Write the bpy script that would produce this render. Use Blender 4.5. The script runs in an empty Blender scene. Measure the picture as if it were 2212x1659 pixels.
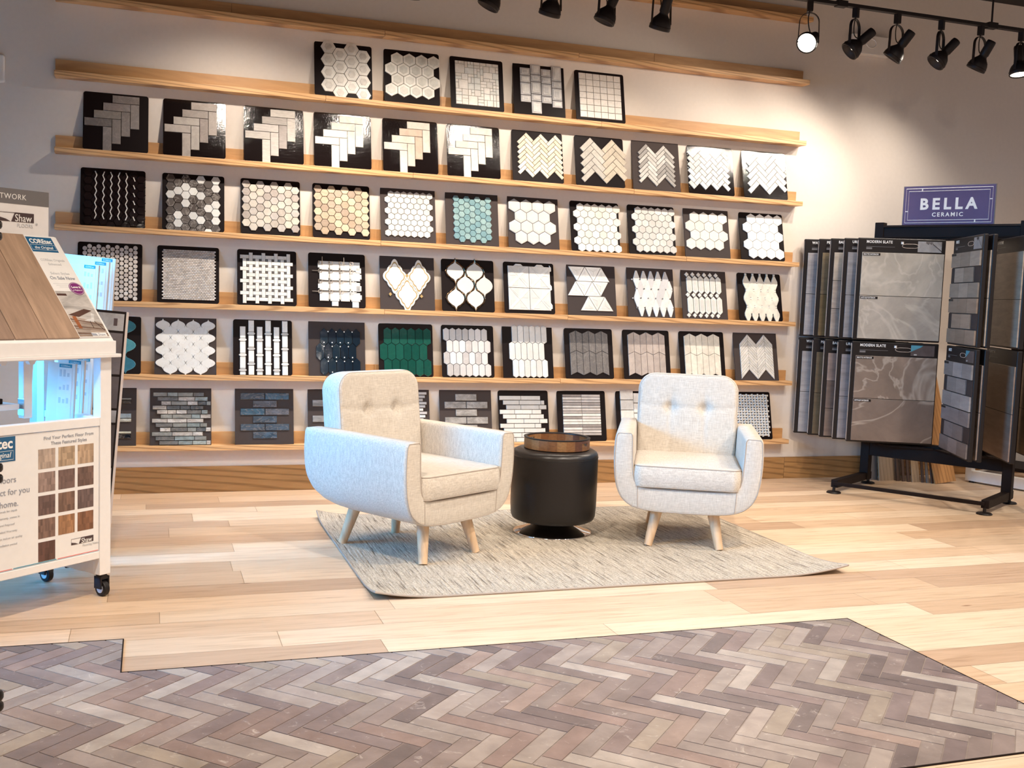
import bpy, math, random
from mathutils import Vector, Matrix
R = math.radians
random.seed(7)
S = bpy.context.scene
COL = S.collection
# ------------------------------------------------------------------ camera
cd = bpy.data.cameras.new('camera'); cam = bpy.data.objects.new('camera', cd); COL.objects.link(cam)
yaw, pit, rol = R(18.8506), R(4.7905), R(2.1152)
fwd0 = Vector((math.sin(yaw), math.cos(yaw), 0)); rt0 = Vector((math.cos(yaw), -math.sin(yaw), 0)); up0 = Vector((0, 0, 1))
fw = fwd0*math.cos(pit) - up0*math.sin(pit); u2 = up0*math.cos(pit) + fwd0*math.sin(pit)
rt = rt0*math.cos(rol) + u2*math.sin(rol); upv = u2*math.cos(rol) - rt0*math.sin(rol)
M = Matrix((rt, upv, -fw)).transposed().to_4x4(); M.translation = Vector((0, -6.273, 1.190)); cam.matrix_world = M
cd.sensor_width = 36; cd.lens = 36*2301.07/2212; cd.clip_start = .05; cd.clip_end = 60
S.camera = cam
# ------------------------------------------------------------------ world, exposure, room lights
w = bpy.data.worlds.new('world'); S.world = w; w.use_nodes = True
w.node_tree.nodes['Background'].inputs[0].default_value = (1.0, .785, .67, 1)
w.node_tree.nodes['Background'].inputs[1].default_value = .48
vs = S.view_settings; vs.view_transform = 'Standard'; vs.look = 'None'; vs.gamma = 1; vs.use_curve_mapping = False; vs.exposure = 0.14
WARM = (1.0, .875, .74)
def spot(name, loc, target, power, size=60, blend=.5, col=WARM, rad=.03, parent=None):
    l = bpy.data.lights.new(name, 'SPOT'); l.energy = power; l.color = col; l.spot_size = R(size); l.spot_blend = blend; l.shadow_soft_size = rad
    o = bpy.data.objects.new(name, l); COL.objects.link(o); o.location = loc
    o.rotation_euler = (Vector(target)-Vector(loc)).to_track_quat('-Z', 'Y').to_euler(); return o
def area(name, loc, target, power, sx, sy, col, spread=180):
    l = bpy.data.lights.new(name, 'AREA'); l.shape = 'RECTANGLE'; l.size = sx; l.size_y = sy; l.energy = power; l.color = col; l.spread = R(spread)
    o = bpy.data.objects.new(name, l); COL.objects.link(o); o.location = loc
    o.rotation_euler = (Vector(target)-Vector(loc)).to_track_quat('-Z', 'Y').to_euler(); return o
# daylight through the shop window in the left wall
area('window_daylight', (-1.70, -2.0, 1.10), (1.1, -1.80, .35), 92, 2.0, 1.6, (.05, .46, 1.0), 62)
# added unseen spots at ceiling height to brighten chairs, floor and rack; no fixtures
for x_, y_, p_, tx, ty in ((.0, -3.6, 210, .7, -2.3), (2.2, -3.9, 250, 2.0, -2.4), (4.2, -3.4, 220, 3.5, -2.2), (-1.0, -4.6, 120, -.3, -3.6), (1.4, -5.6, 190, 1.2, -3.9), (3.6, -5.4, 190, 3.0, -3.8), (3.6, -3.0, 130, 4.5, -.8), (5.8, -2.6, 60, 4.9, -1.2)):
    spot('added_spot', (x_, y_, 3.2), (tx, ty, 0), p_, 95, .9, WARM, .06)

# ------------------------------------------------------------------ node helpers
def newmat(name):
    m = bpy.data.materials.new(name); m.use_nodes = True
    return m, m.node_tree, m.node_tree.nodes['Principled BSDF']
def N(nt, t, **k):
    n = nt.nodes.new(t)
    for a, b in k.items():
        if a in n.inputs: n.inputs[a].default_value = b
        else: setattr(n, a, b)
    return n
def ramp(nt, src, stops):
    r = nt.nodes.new('ShaderNodeValToRGB'); e = r.color_ramp.elements
    while len(e) < len(stops): e.new(.5)
    for i, (p, c) in enumerate(stops): e[i].position = p; e[i].color = tuple(c)+(1,) if len(c) == 3 else c
    nt.links.new(src, r.inputs[0]); return r.outputs[0]
def coords(nt, scale=(1, 1, 1), kind='Object', rnd=True):
    tc = nt.nodes.new('ShaderNodeTexCoord'); mp = nt.nodes.new('ShaderNodeMapping'); mp.inputs['Scale'].default_value = scale
    nt.links.new(tc.outputs[kind], mp.inputs[0])
    if rnd:
        oi = nt.nodes.new('ShaderNodeObjectInfo'); mu = N(nt, 'ShaderNodeMath', operation='MULTIPLY'); mu.inputs[1].default_value = 37.
        nt.links.new(oi.outputs['Random'], mu.inputs[0]); nt.links.new(mu.outputs[0], mp.inputs['Location'])
    return mp.outputs[0]
def noise(nt, vec, scale, detail=4, rough=.55, dist=0):
    n = N(nt, 'ShaderNodeTexNoise'); n.inputs['Scale'].default_value = scale; n.inputs['Detail'].default_value = detail
    n.inputs['Roughness'].default_value = rough; n.inputs['Distortion'].default_value = dist
    nt.links.new(vec, n.inputs['Vector']); return n.outputs['Fac']
def mix(nt, fac, a, b, mode='MIX'):
    m = nt.nodes.new('ShaderNodeMix'); m.data_type = 'RGBA'; m.blend_type = mode
    for s, i in ((fac, 0), (a, 6), (b, 7)):
        if isinstance(s, (int, float)): m.inputs[i].default_value = s
        elif isinstance(s, tuple): m.inputs[i].default_value = s+(1,) if len(s) == 3 else s
        else: nt.links.new(s, m.inputs[i])
    return m.outputs[2]
def bump(nt, b, h, strength, dist=.002):
    n = nt.nodes.new('ShaderNodeBump'); n.inputs['Strength'].default_value = strength; n.inputs['Distance'].default_value = dist
    nt.links.new(h, n.inputs['Height']); nt.links.new(n.outputs[0], b.inputs['Normal'])
def plain(name, col, rough=.5, metal=0, spec=.5, bumpy=0, bscale=300, coat=0):
    m, nt, b = newmat(name); b.inputs['Roughness'].default_value = rough; b.inputs['Metallic'].default_value = metal
    b.inputs['Specular IOR Level'].default_value = spec; b.inputs['Coat Weight'].default_value = coat
    v = coords(nt, rnd=False); f = noise(nt, v, 40, 3)
    c = ramp(nt, f, [(.3, tuple(x*.98 for x in col)), (.7, tuple(min(1, x*1.015) for x in col))])
    nt.links.new(c, b.inputs['Base Color'])
    if bumpy: bump(nt, b, noise(nt, v, bscale, 3), bumpy)
    return m
def wood(name, dark, light, grain=(1.2, 14, 14), rough=.5, figure=.5, knots=False, sc=3):
    m, nt, b = newmat(name); b.inputs['Roughness'].default_value = rough
    v = coords(nt, grain)
    n1 = noise(nt, v, sc, 6, .6, 1.2)
    wv = N(nt, 'ShaderNodeTexWave', wave_type='RINGS', rings_direction='Y'); wv.inputs['Scale'].default_value = 1.1; wv.inputs['Distortion'].default_value = 5; wv.inputs['Detail'].default_value = 2; wv.inputs['Detail Scale'].default_value = .8
    nt.links.new(v, wv.inputs['Vector'])
    a = ramp(nt, n1, [(.3, dark), (.72, light)])
    g = ramp(nt, wv.outputs['Fac'], [(0, tuple(x*.62 for x in dark)), (.35, light), (1, light)])
    c = mix(nt, figure, a, g)
    if knots:
        vo = N(nt, 'ShaderNodeTexVoronoi'); vo.inputs['Scale'].default_value = .75; nt.links.new(v, vo.inputs['Vector'])
        k = ramp(nt, vo.outputs['Distance'], [(.02, (.1, .1, .1)), (.10, (1, 1, 1))])
        c = mix(nt, 1., c, k, 'MULTIPLY')
    nt.links.new(c, b.inputs['Base Color']); bump(nt, b, n1, .25)
    return m
def attrmat(name, rough=.4, vein=0, vcol=(.45, .43, .42), mott=.12, stretch=(1, 1, 1), sc=14, coat=0, metal=0, bmp=0, spec=.5):
    """tile surface whose colour is the tile's own, with procedural veins or mottling"""
    m, nt, b = newmat(name); b.inputs['Roughness'].default_value = rough; b.inputs['Coat Weight'].default_value = coat; b.inputs['Metallic'].default_value = metal
    b.inputs['Specular IOR Level'].default_value = spec
    at = N(nt, 'ShaderNodeAttribute', attribute_name='col'); v = coords(nt, stretch)
    f = noise(nt, v, sc, 6, .65, .5)
    mo = ramp(nt, f, [(.25, (1-mott*2,)*3), (.75, (1+mott*.3,)*3)])
    c = mix(nt, 1., at.outputs['Color'], mo, 'MULTIPLY')
    if vein:
        f2 = noise(nt, v, sc*.7, 3, .5, 2.2)
        r2 = ramp(nt, f2, [(.46, (0, 0, 0)), (.5, (vein,)*3), (.54, (0, 0, 0))])
        c = mix(nt, r2, c, vcol)
    nt.links.new(c, b.inputs['Base Color'])
    if bmp: bump(nt, b, f, bmp, .003)
    return m
# ------------------------------------------------------------------ materials
MT = {}
def mk(k, m): MT[k] = m; return m
mk('wall', plain('wall_paint', (.70, .63, .565), .75, bumpy=.08, bscale=500))
mk('ceil', plain('ceiling_black', (.02, .014, .014), .8))
mk('oak', wood('oak_ledge', (.46, .22, .085), (.72, .44, .21), (1.1, 10, 22), .45, .62))
mk('oakback', wood('oak_back_rail', (.44, .225, .09), (.60, .34, .145), (.8, 10, 6), .5, .12))
mk('base', wood('oak_baseboard', (.24, .115, .035), (.44, .235, .085), (1.0, 10, 11), .5, .45, knots=True))
mk('legwood', wood('beech_leg', (.60, .40, .24), (.76, .55, .36), (12, 12, 1.5), .45, .2))
mk('tray', wood('mango_wood', (.15, .055, .018), (.36, .16, .05), (4, 4, 10), .4, .35))
mk('black', plain('black_metal', (.013, .008, .007), .55, 0, .12))
mk('lampblack', plain('lamp_black', (.012, .008, .008), .5, 0, .3))
mk('leather', plain('black_leather', (.013, .010, .009), .38, 0, .35, bumpy=.12, bscale=260))
mk('leathertop', plain('black_leather_top', (.020, .016, .015), .32, 0, .45, bumpy=.12, bscale=260))
mk('chrome', plain('chrome', (.75, .72, .70), .06, 1))
mk('steel', plain('steel', (.6, .6, .6), .3, 1))
mk('white', plain('white_paint', (.80, .77, .75), .45))
mk('print', plain('white_print', (.80, .775, .75), .35))
mk('plastic', plain('white_plastic', (.78, .74, .70), .3))
mk('navy', plain('sign_navy', (.12, .09, .19), .6, spec=.2))
mk('blue', plain('logo_blue', (.012, .10, .22), .4))
mk('greyband', plain('grey_band', (.16, .15, .15), .5))
mk('greytext', plain('grey_text', (.30, .31, .35), .5))
mk('lighttext', plain('light_text', (.55, .55, .56), .5))
mk('blacktext', plain('dark_text', (.06, .035, .035), .5))
mk('whitetext', plain('white_text', (.85, .83, .80), .5))
mk('purple', plain('badge_purple', (.20, .03, .16), .4))
mk('red', plain('red_line', (.70, .18, .15), .5))
mk('teal', plain('label_teal', (.02, .25, .36), .4))
mk('edge', plain('panel_edge', (.60, .48, .40), .5))
mk('glass', plain('pane_glass', (.6, .8, .9), .05))
mk('board_gloss', plain('board_gloss_black', (.007, .004, .004), .10, 0, .5, bumpy=.4, bscale=110))
mk('board_black', plain('board_black', (.006, .0025, .003), .5, 0, .12))
mk('board_grey', plain('board_charcoal', (.050, .038, .036), .7, 0, .15))
mk('marble', attrmat('tile_marble', .22, .35, (.52, .49, .46), .06, sc=16))
mk('stone', attrmat('tile_stone', .5, .15, (.5, .45, .4), .16, sc=22))
mk('gloss', attrmat('tile_gloss', .08, 0, mott=.14, sc=30, coat=.6, bmp=.15))
mk('glassy', attrmat('tile_glass', .06, .5, (.20, .18, .18), .35, (1, 1, 2.2), sc=14, coat=1))
mk('woodtile', attrmat('tile_wood', .5, .0, mott=.18, stretch=(1, 1, 5), sc=30))
mk('slate', attrmat('tile_slate', .45, .28, (.74, .66, .55), .22, sc=3.2))
mk('slab', attrmat('tile_slab', .4, .0, mott=.2, stretch=(1, 1, 6), sc=5))
mk('metal', plain('strip_metal', (.50, .45, .42), .2, 1))
mk('bronze', plain('strip_bronze', (.16, .10, .06), .22, 1))
mk('gold', plain('strip_gold', (.34, .23, .09), .4, .2))
mk('silver', plain('strip_silver', (.80, .78, .75), .3, .15))
mk('swatch', attrmat('swatch_print', .4, 0, mott=.28, stretch=(7, 1, 1), sc=14))
mk('picture', attrmat('picture_print', .35, 0, mott=.3, stretch=(1, 3, 1), sc=9))
mk('rubber', plain('rubber', (.012, .009, .009), .4, spec=.3))
m, nt, b = newmat('lamp_lens'); b.inputs['Emission Color'].default_value = (1, .86, .68, 1); b.inputs['Emission Strength'].default_value = 9; b.inputs['Base Color'].default_value = (1, .9, .8, 1); MT['lens'] = m
# floor planks: colour per plank, fine grain along X, sparse knots
m, nt, b = newmat('floor_oak'); MT['floor'] = m
at = N(nt, 'ShaderNodeAttribute', attribute_name='col'); v = coords(nt, (1.1, 13, 1), rnd=False)
f1 = noise(nt, v, 3.2, 7, .62, .6)
c = mix(nt, 1., at.outputs['Color'], ramp(nt, f1, [(.25, (.70, .64, .58)), (.45, (.96, .94, .91)), (.62, (1.05, 1.04, 1.03))]), 'MULTIPLY')
vo = N(nt, 'ShaderNodeTexVoronoi'); vo.inputs['Scale'].default_value = 1.05; v2 = coords(nt, (1.3, 4.6, 1), rnd=False); nt.links.new(v2, vo.inputs['Vector'])
c = mix(nt, 1., c, ramp(nt, vo.outputs['Distance'], [(.018, (.36, .25, .2)), (.05, (1, 1, 1))]), 'MULTIPLY')
nt.links.new(c, b.inputs['Base Color']); b.inputs['Roughness'].default_value = .42; bump(nt, b, f1, .06)
# brick pavers
m, nt, b = newmat('floor_brick'); MT['brick'] = m
at = N(nt, 'ShaderNodeAttribute', attribute_name='col'); v = coords(nt, rnd=False)
f1 = noise(nt, v, 9, 6, .6, .4); f2 = noise(nt, v, 22, 7, .7, 1.0)
c = mix(nt, 1., at.outputs['Color'], ramp(nt, f1, [(.28, (.74, .72, .72)), (.7, (1.16, 1.15, 1.14))]), 'MULTIPLY')
c = mix(nt, ramp(nt, f2, [(.60, (0, 0, 0)), (.70, (.55, .55, .55))]), c, (.62, .55, .50))
nt.links.new(c, b.inputs['Base Color']); b.inputs['Roughness'].default_value = .42; bump(nt, b, f2, .35)
# upholstery
def fabric(name, ca, cb):
    m, nt, b = newmat(name); b.inputs['Roughness'].default_value = .9; b.inputs['Specular IOR Level'].default_value = .15; b.inputs['Sheen Weight'].default_value = .15
    tc = nt.nodes.new('ShaderNodeTexCoord')
    outs = []
    for sc_ in ((14, 60, 190), (190, 60, 14)):
        mp = nt.nodes.new('ShaderNodeMapping'); mp.inputs['Scale'].default_value = sc_; nt.links.new(tc.outputs['Object'], mp.inputs[0])
        outs.append(noise(nt, mp.outputs[0], 2.2, 4, .6))
    mx = N(nt, 'ShaderNodeMath', operation='ADD'); nt.links.new(outs[0], mx.inputs[0]); nt.links.new(outs[1], mx.inputs[1])
    mh = N(nt, 'ShaderNodeMath', operation='MULTIPLY'); mh.inputs[1].default_value = .5; nt.links.new(mx.outputs[0], mh.inputs[0])
    nt.links.new(ramp(nt, mh.outputs[0], [(.34, ca), (.6, cb)]), b.inputs['Base Color']); bump(nt, b, mh.outputs[0], .3, .002); return m
mk('fabric', fabric('linen_beige', (.44, .385, .325), (.66, .60, .525)))
mk('seam', plain('linen_seam', (.40, .34, .29), .9))
m, nt, b = newmat('rug_weave'); MT['rug'] = m; b.inputs['Roughness'].default_value = .95; b.inputs['Specular IOR Level'].default_value = .1
v = coords(nt, (95, 4.0, 1), rnd=False); fa = noise(nt, v, 1.2, 3, .55); v = coords(nt, (300, 18, 1), rnd=False); fb = noise(nt, v, 1, 3); v = coords(nt, (1, 1, 1), rnd=False); fc = noise(nt, v, 150, 2)
c = ramp(nt, fa, [(.33, (.20, .17, .145)), (.40, (.46, .41, .35)), (.60, (.64, .58, .50))])
c = mix(nt, 1., c, ramp(nt, fb, [(.3, (.72, .7, .68)), (.6, (1.05, 1.04, 1.0))]), 'MULTIPLY'); c = mix(nt, 1., c, ramp(nt, fc, [(.35, (.72, .7, .68)), (.6, (1.05, 1.05, 1.05))]), 'MULTIPLY')
nt.links.new(c, b.inputs['Base Color']); bump(nt, b, fa, .9, .006)

# ------------------------------------------------------------------ geometry helpers
class MB:
    def __init__(s): s.v = []; s.f = []; s.c = []; s.m = []; s.cur = None; s.mi = 0
    def add(s, vs, fs, col=None):
        o = len(s.v); s.v += [tuple(p) for p in vs]
        for f in fs: s.f.append([i+o for i in f]); s.c.append(col or s.cur); s.m.append(s.mi)
    def box(s, a, b_, col=None):
        (x0, y0, z0), (x1, y1, z1) = a, b_
        s.add([(x0, y0, z0), (x1, y0, z0), (x1, y1, z0), (x0, y1, z0), (x0, y0, z1), (x1, y0, z1), (x1, y1, z1), (x0, y1, z1)],
              [(0, 3, 2, 1), (4, 5, 6, 7), (0, 1, 5, 4), (1, 2, 6, 5), (2, 3, 7, 6), (3, 0, 4, 7)], col); return s
    def tube(s, p0, p1, r0, r1=None, n=20, col=None):
        r1 = r0 if r1 is None else r1; p0 = Vector(p0); p1 = Vector(p1); d = (p1-p0).normalized()
        a = d.orthogonal().normalized(); b_ = d.cross(a); vs_ = []
        for p, r in ((p0, r0), (p1, r1)):
            for i in range(n):
                t = 2*math.pi*i/n; vs_.append(p+(a*math.cos(t)+b_*math.sin(t))*r)
        s.add(vs_, [(i, (i+1) % n, n+(i+1) % n, n+i) for i in range(n)]+[tuple(range(n))[::-1], tuple(range(n, 2*n))], col); return s
    def path(s, pts, r, n=8, closed=False, col=None, flat=None):
        pts = [Vector(p) for p in pts]; k = len(pts); rings = []; prev = None
        for i, p in enumerate(pts):
            q0 = pts[(i-1) % k] if (closed or i > 0) else p; q1 = pts[(i+1) % k] if (closed or i < k-1) else p
            d = (q1-q0).normalized()
            a = d.orthogonal().normalized() if prev is None else (prev-d*prev.dot(d)).normalized(); prev = a; b_ = d.cross(a)
            if flat is not None:
                fl = Vector(flat); a2 = (fl-d*fl.dot(d)).normalized(); b_ = d.cross(a2)
                rings.append([p+a2*(r[0]*sx)+b_*(r[1]*sy) for sx, sy in ((-1, -1), (1, -1), (1, 1), (-1, 1))])
            else: rings.append([p+(a*math.cos(2*math.pi*j/n)+b_*math.sin(2*math.pi*j/n))*r for j in range(n)])
        m_ = len(rings[0]); fs = []
        for i in range(k if closed else k-1):
            i2 = (i+1) % k
            for j in range(m_): fs.append((i*m_+j, i*m_+(j+1) % m_, i2*m_+(j+1) % m_, i2*m_+j))
        if not closed: fs += [tuple(range(m_))[::-1], tuple(range((k-1)*m_, k*m_))]
        s.add([q for r_ in rings for q in r_], fs, col); return s
    def lathe(s, prof, n=48, c=(0, 0), col=None, ring=False):
        vs_ = []; fs = []
        for r, z in prof:
            for i in range(n): t = 2*math.pi*i/n; vs_.append((c[0]+r*math.cos(t), c[1]+r*math.sin(t), z))
        m_ = len(prof)
        for k in range(m_ if ring else m_-1):
            k2 = (k+1) % m_
            for i in range(n): j = (i+1) % n; fs.append((k*n+i, k*n+j, k2*n+j, k2*n+i))
        if not ring: fs += [tuple(range(n))[::-1], tuple(range((len(prof)-1)*n, len(prof)*n))]
        s.add(vs_, fs, col); return s
    def plate(s, pts, y0, y1, col=None):
        """polygon given in x,z (counter-clockwise seen from -y) extruded from y0 (back) to y1 (front, smaller y)"""
        n = len(pts); s.add([(x, y0, z) for x, z in pts]+[(x, y1, z) for x, z in pts],
              [tuple(range(n))[::-1], tuple(range(n, 2*n))]+[(i, (i+1) % n, n+(i+1) % n, n+i) for i in range(n)], col); return s
    def tile(s, pts, y0, y1, bev, col=None):
        """tile with a softened rim: side walls, a bevel ring and the face"""
        n = len(pts); q = inset(pts, bev); ym = y1+(y0-y1)*.35
        s.add([(x, y0, z) for x, z in pts]+[(x, ym, z) for x, z in pts]+[(x, y1, z) for x, z in q],
              [(i, (i+1) % n, n+(i+1) % n, n+i) for i in range(n)]+[(n+i, n+(i+1) % n, 2*n+(i+1) % n, 2*n+i) for i in range(n)]+[tuple(range(2*n, 3*n))], col); return s
    def build(s, name, mat, parent=None, smooth=False, bevel=0, loc=None, rot=None, seg=2):
        me = bpy.data.meshes.new(name); me.from_pydata(s.v, [], s.f)
        for mm in (mat if isinstance(mat, (list, tuple)) else [mat]): me.materials.append(MT[mm] if isinstance(mm, str) else mm)
        if len(me.materials) > 1: me.polygons.foreach_set('material_index', s.m)
        if any(c is not None for c in s.c):
            a = me.attributes.new('col', 'FLOAT_COLOR', 'FACE'); fl = []
            for c in s.c: fl += list(c or (.8, .8, .8))[:3]+[1.]
            a.data.foreach_set('color', fl)
        if smooth: me.polygons.foreach_set('use_smooth', [True]*len(me.polygons))
        me.update(); o = bpy.data.objects.new(name, me); COL.objects.link(o); o.parent = parent
        if loc is not None: o.location = loc
        if rot is not None: o.rotation_euler = rot
        if bevel:
            b_ = o.modifiers.new('bevel', 'BEVEL'); b_.width = bevel; b_.segments = seg; b_.limit_method = 'ANGLE'; b_.angle_limit = R(40); b_.harden_normals = False
        return o
def inset(pts, d):
    n = len(pts); out = []
    for i in range(n):
        a = pts[i-1]; p = pts[i]; c = pts[(i+1) % n]
        e1 = (p[0]-a[0], p[1]-a[1]); e2 = (c[0]-p[0], c[1]-p[1]); l1 = math.hypot(*e1) or 1; l2 = math.hypot(*e2) or 1
        n1 = (-e1[1]/l1, e1[0]/l1); n2 = (-e2[1]/l2, e2[0]/l2); sx = n1[0]+n2[0]; sy = n1[1]+n2[1]; dd = max(.35, (sx*sx+sy*sy)/2)
        out.append((p[0]+sx/dd*d, p[1]+sy/dd*d))
    return out
def clip(poly, x0, x1, y0, y1):
    for ax, lim, sg in ((0, x0, 1), (0, x1, -1), (1, y0, 1), (1, y1, -1)):
        out = []
        for i in range(len(poly)):
            p = poly[i-1]; q = poly[i]; dp = (p[ax]-lim)*sg; dq = (q[ax]-lim)*sg
            if dp*dq < 0: t = dp/(dp-dq); out.append((p[0]+(q[0]-p[0])*t, p[1]+(q[1]-p[1])*t))
            if dq >= 0: out.append(q)
        poly = out
        if len(poly) < 3: return []
    return poly
def rrect(x0, z0, x1, z1, r, n=5):
    if r <= 0: return [(x0, z0), (x1, z0), (x1, z1), (x0, z1)]
    out = []
    for cx, cz, a0 in ((x1-r, z0+r, -90), (x1-r, z1-r, 0), (x0+r, z1-r, 90), (x0+r, z0+r, 180)):
        for i in range(n+1): t = R(a0+90*i/n); out.append((cx+r*math.cos(t), cz+r*math.sin(t)))
    return out
def thing(name, label, cat, loc=(0, 0, 0), rot=(0, 0, 0), group=None):
    o = bpy.data.objects.new(name, None); COL.objects.link(o); o.location = loc; o.rotation_euler = rot; o.empty_display_size = .05
    o['label'] = label; o['category'] = cat
    if group: o['group'] = group
    return o
def tag(o, label, cat, group=None):
    o['label'] = label; o['category'] = cat
    if group: o['group'] = group
    return o
def struct(o): o['kind'] = 'structure'; return o
def copy_tree(o, parent=None):
    c = o.copy(); COL.objects.link(c); c.parent = parent
    for ch in list(o.children): copy_tree(ch, c)
    return c
def text(s, size, mat, parent, loc, rot=(R(90), 0, 0), align='LEFT', name='lettering', sx=1., ext=.0006, off=0., space=1.0, shear=0):
    cu = bpy.data.curves.new('t', 'FONT'); cu.body = s; cu.size = size; cu.extrude = ext; cu.align_x = align; cu.offset = off; cu.space_character = space; cu.shear = shear; cu.resolution_u = 3
    to = bpy.data.objects.new('t', cu); me = bpy.data.meshes.new_from_object(to); me.name = name
    bpy.data.objects.remove(to); bpy.data.curves.remove(cu)
    me.materials.clear(); me.materials.append(MT[mat])
    o = bpy.data.objects.new(name, me); COL.objects.link(o); o.parent = parent; o.location = loc; o.rotation_euler = rot; o.scale = (sx, 1, 1); return o
def jit(c, a=.06): k = 1+random.uniform(-a, a); return tuple(max(0, x*k) for x in c)

# ------------------------------------------------------------------ the room
XL, XR, YB = -1.6, 8.2, -6.9
mb = MB(); y = 0.0; row = 0
PC = [(.64, .47, .325), (.58, .41, .275), (.70, .535, .385), (.50, .345, .235), (.62, .45, .305), (.73, .57, .42), (.67, .495, .35)]
rf = random.Random(21)
while y > YB:
    wd = rf.choice((.165, .165, .165, .195, .135)); x = XL-rf.uniform(0, 1.2)
    while x < XR:
        L = rf.uniform(.55, 1.9); x0 = max(x, XL); x1 = min(x+L, XR)
        if x1 > x0:
            k = rf.uniform(.95, 1.06); c = rf.choice(PC); g = .0007
            mb.add([(x0+g, y-wd+g, 0), (x1-g, y-wd+g, 0), (x1-g, y-g, 0), (x0+g, y-g, 0)], [(0, 1, 2, 3)], tuple(q*k for q in c))
        x += L
    y -= wd
mb.add([(XL, YB-.2, -.002), (XR, YB-.2, -.002), (XR, 0, -.002), (XL, 0, -.002)], [(0, 1, 2, 3)], (.28, .18, .10))
mb.box((XL, YB-.2, -.1), (XR, 0, -.003), (.3, .2, .1))
struct(mb.build('floor', 'floor'))
# herringbone brick inlay set into the planks
mb = MB(); W_, n_ = .0578, 4; rb = random.Random(5); ca, sa = math.cos(R(-45)), math.sin(R(-45))
BC = [(.235, .185, .17), (.28, .23, .21), (.20, .155, .15), (.34, .285, .255), (.25, .18, .16), (.31, .26, .235), (.225, .17, .16), (.38, .33, .295), (.16, .125, .12), (.29, .215, .185), (.27, .22, .20), (.31, .255, .21)]
for c_ in range(-75, 75):
    for k in range(-22, 22):
        for t in (0, 1):
            if t == 0: x0, y0, x1, y1 = c_+2*n_*k, c_, c_+2*n_*k+n_, c_+1
            else: x0, y0, x1, y1 = c_, c_-2*n_+1-2*n_*k, c_+1, c_-n_+1-2*n_*k
            g = .035
            pp = []
            for (a, b_) in ((x0+g, y0+g), (x1-g, y0+g), (x1-g, y1-g), (x0+g, y1-g)):
                a *= W_; b_ *= W_; a += rb.uniform(-.0008, .0008); b_ += rb.uniform(-.0008, .0008)
                pp.append((a*ca-b_*sa+.6, a*sa+b_*ca-3.17))
            col = (lambda k_, c_c: tuple(q*k_ for q in c_c))(rb.uniform(.92, 1.12), rb.choice(BC))
            if max(p[0] for p in pp) < XL or min(p[0] for p in pp) > 2.6 or max(p[1] for p in pp) < -4.1 or min(p[1] for p in pp) > -2.5: continue
            for rg in ((XL, -.076, -4.08, -2.60), (-.076, 2.535, -4.08, -2.92)):
                q = clip(pp, *rg)
                if q:
                    n = len(q); mb.add([(p[0], p[1], .0034) for p in q]+[(p[0], p[1], .0015) for p in q], [tuple(range(n))]+[(i, n+i, n+(i+1) % n, (i+1) % n) for i in range(n)], col)
mb.add([(XL, -4.08, .0016), (-.076, -4.08, .0016), (-.076, -2.6, .0016), (XL, -2.6, .0016)], [(0, 1, 2, 3)], (.27, .225, .205))
mb.add([(-.076, -4.08, .0016), (2.535, -4.08, .0016), (2.535, -2.92, .0016), (-.076, -2.92, .0016)], [(0, 1, 2, 3)], (.27, .225, .205))
struct(mb.build('floor', 'brick'))
mb = MB(); t = .004
for a, b_ in (((XL, -2.60), (-.076, -2.60)), ((-.076, -2.60), (-.076, -2.92)), ((-.076, -2.92), (2.535, -2.92)), ((2.535, -2.92), (2.535, -4.08)), ((XL, -4.08), (2.535, -4.08))):
    mb.box((min(a[0], b_[0])-t/2, min(a[1], b_[1])-t/2, 0), (max(a[0], b_[0])+t/2, max(a[1], b_[1])+t/2, .0042))
struct(mb.build('trim_1', 'black'))
struct(MB().box((XL, 0, 0), (XR, .12, 3.38)).build('wall_back', 'wall'))
mb = MB(); mb.box((XL-.12, YB, 0), (XL, -3.20, 3.38)); mb.box((XL-.12, -.80, 0), (XL, .12, 3.38)); mb.box((XL-.12, -3.20, 0), (XL, -.80, .3)); mb.box((XL-.12, -3.20, 2.6), (XL, -.80, 3.38))
struct(mb.build('wall_left', 'wall'))
mb = MB()
for a, b_ in (((-3.20, .3), (-3.14, 2.6)), ((-.86, .3), (-.80, 2.6)), ((-3.14, .3), (-.86, .36)), ((-3.14, 2.54), (-.86, 2.6)), ((-2.03, .36), (-1.97, 2.54))):
    mb.box((XL-.08, a[0], a[1]), (XL-.02, b_[0], b_[1]))
wn = struct(mb.build('window_1', 'black'))
MT['glass'].node_tree.nodes['Principled BSDF'].inputs['Transmission Weight'].default_value = 1
MB().box((XL-.114, -3.20, .3), (XL-.110, -.80, 2.6)).build('pane', 'glass', wn)
struct(MB().box((XL, YB, 3.38), (XR, .12, 3.5)).build('ceiling', 'ceil'))
mb = MB(); rs = random.Random(3); x = XL
struct(MB().box((XL, -.02, 0), (1.38, 0, .148)).build('baseboard_back', 'base', bevel=.0015))
struct(MB().box((1.382, -.02, 0), (4.13, 0, .148)).build('baseboard_back', 'base', bevel=.0015))
struct(MB().box((4.132, -.02, 0), (XR, 0, .148)).build('baseboard_back', 'base', bevel=.0015))

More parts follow.
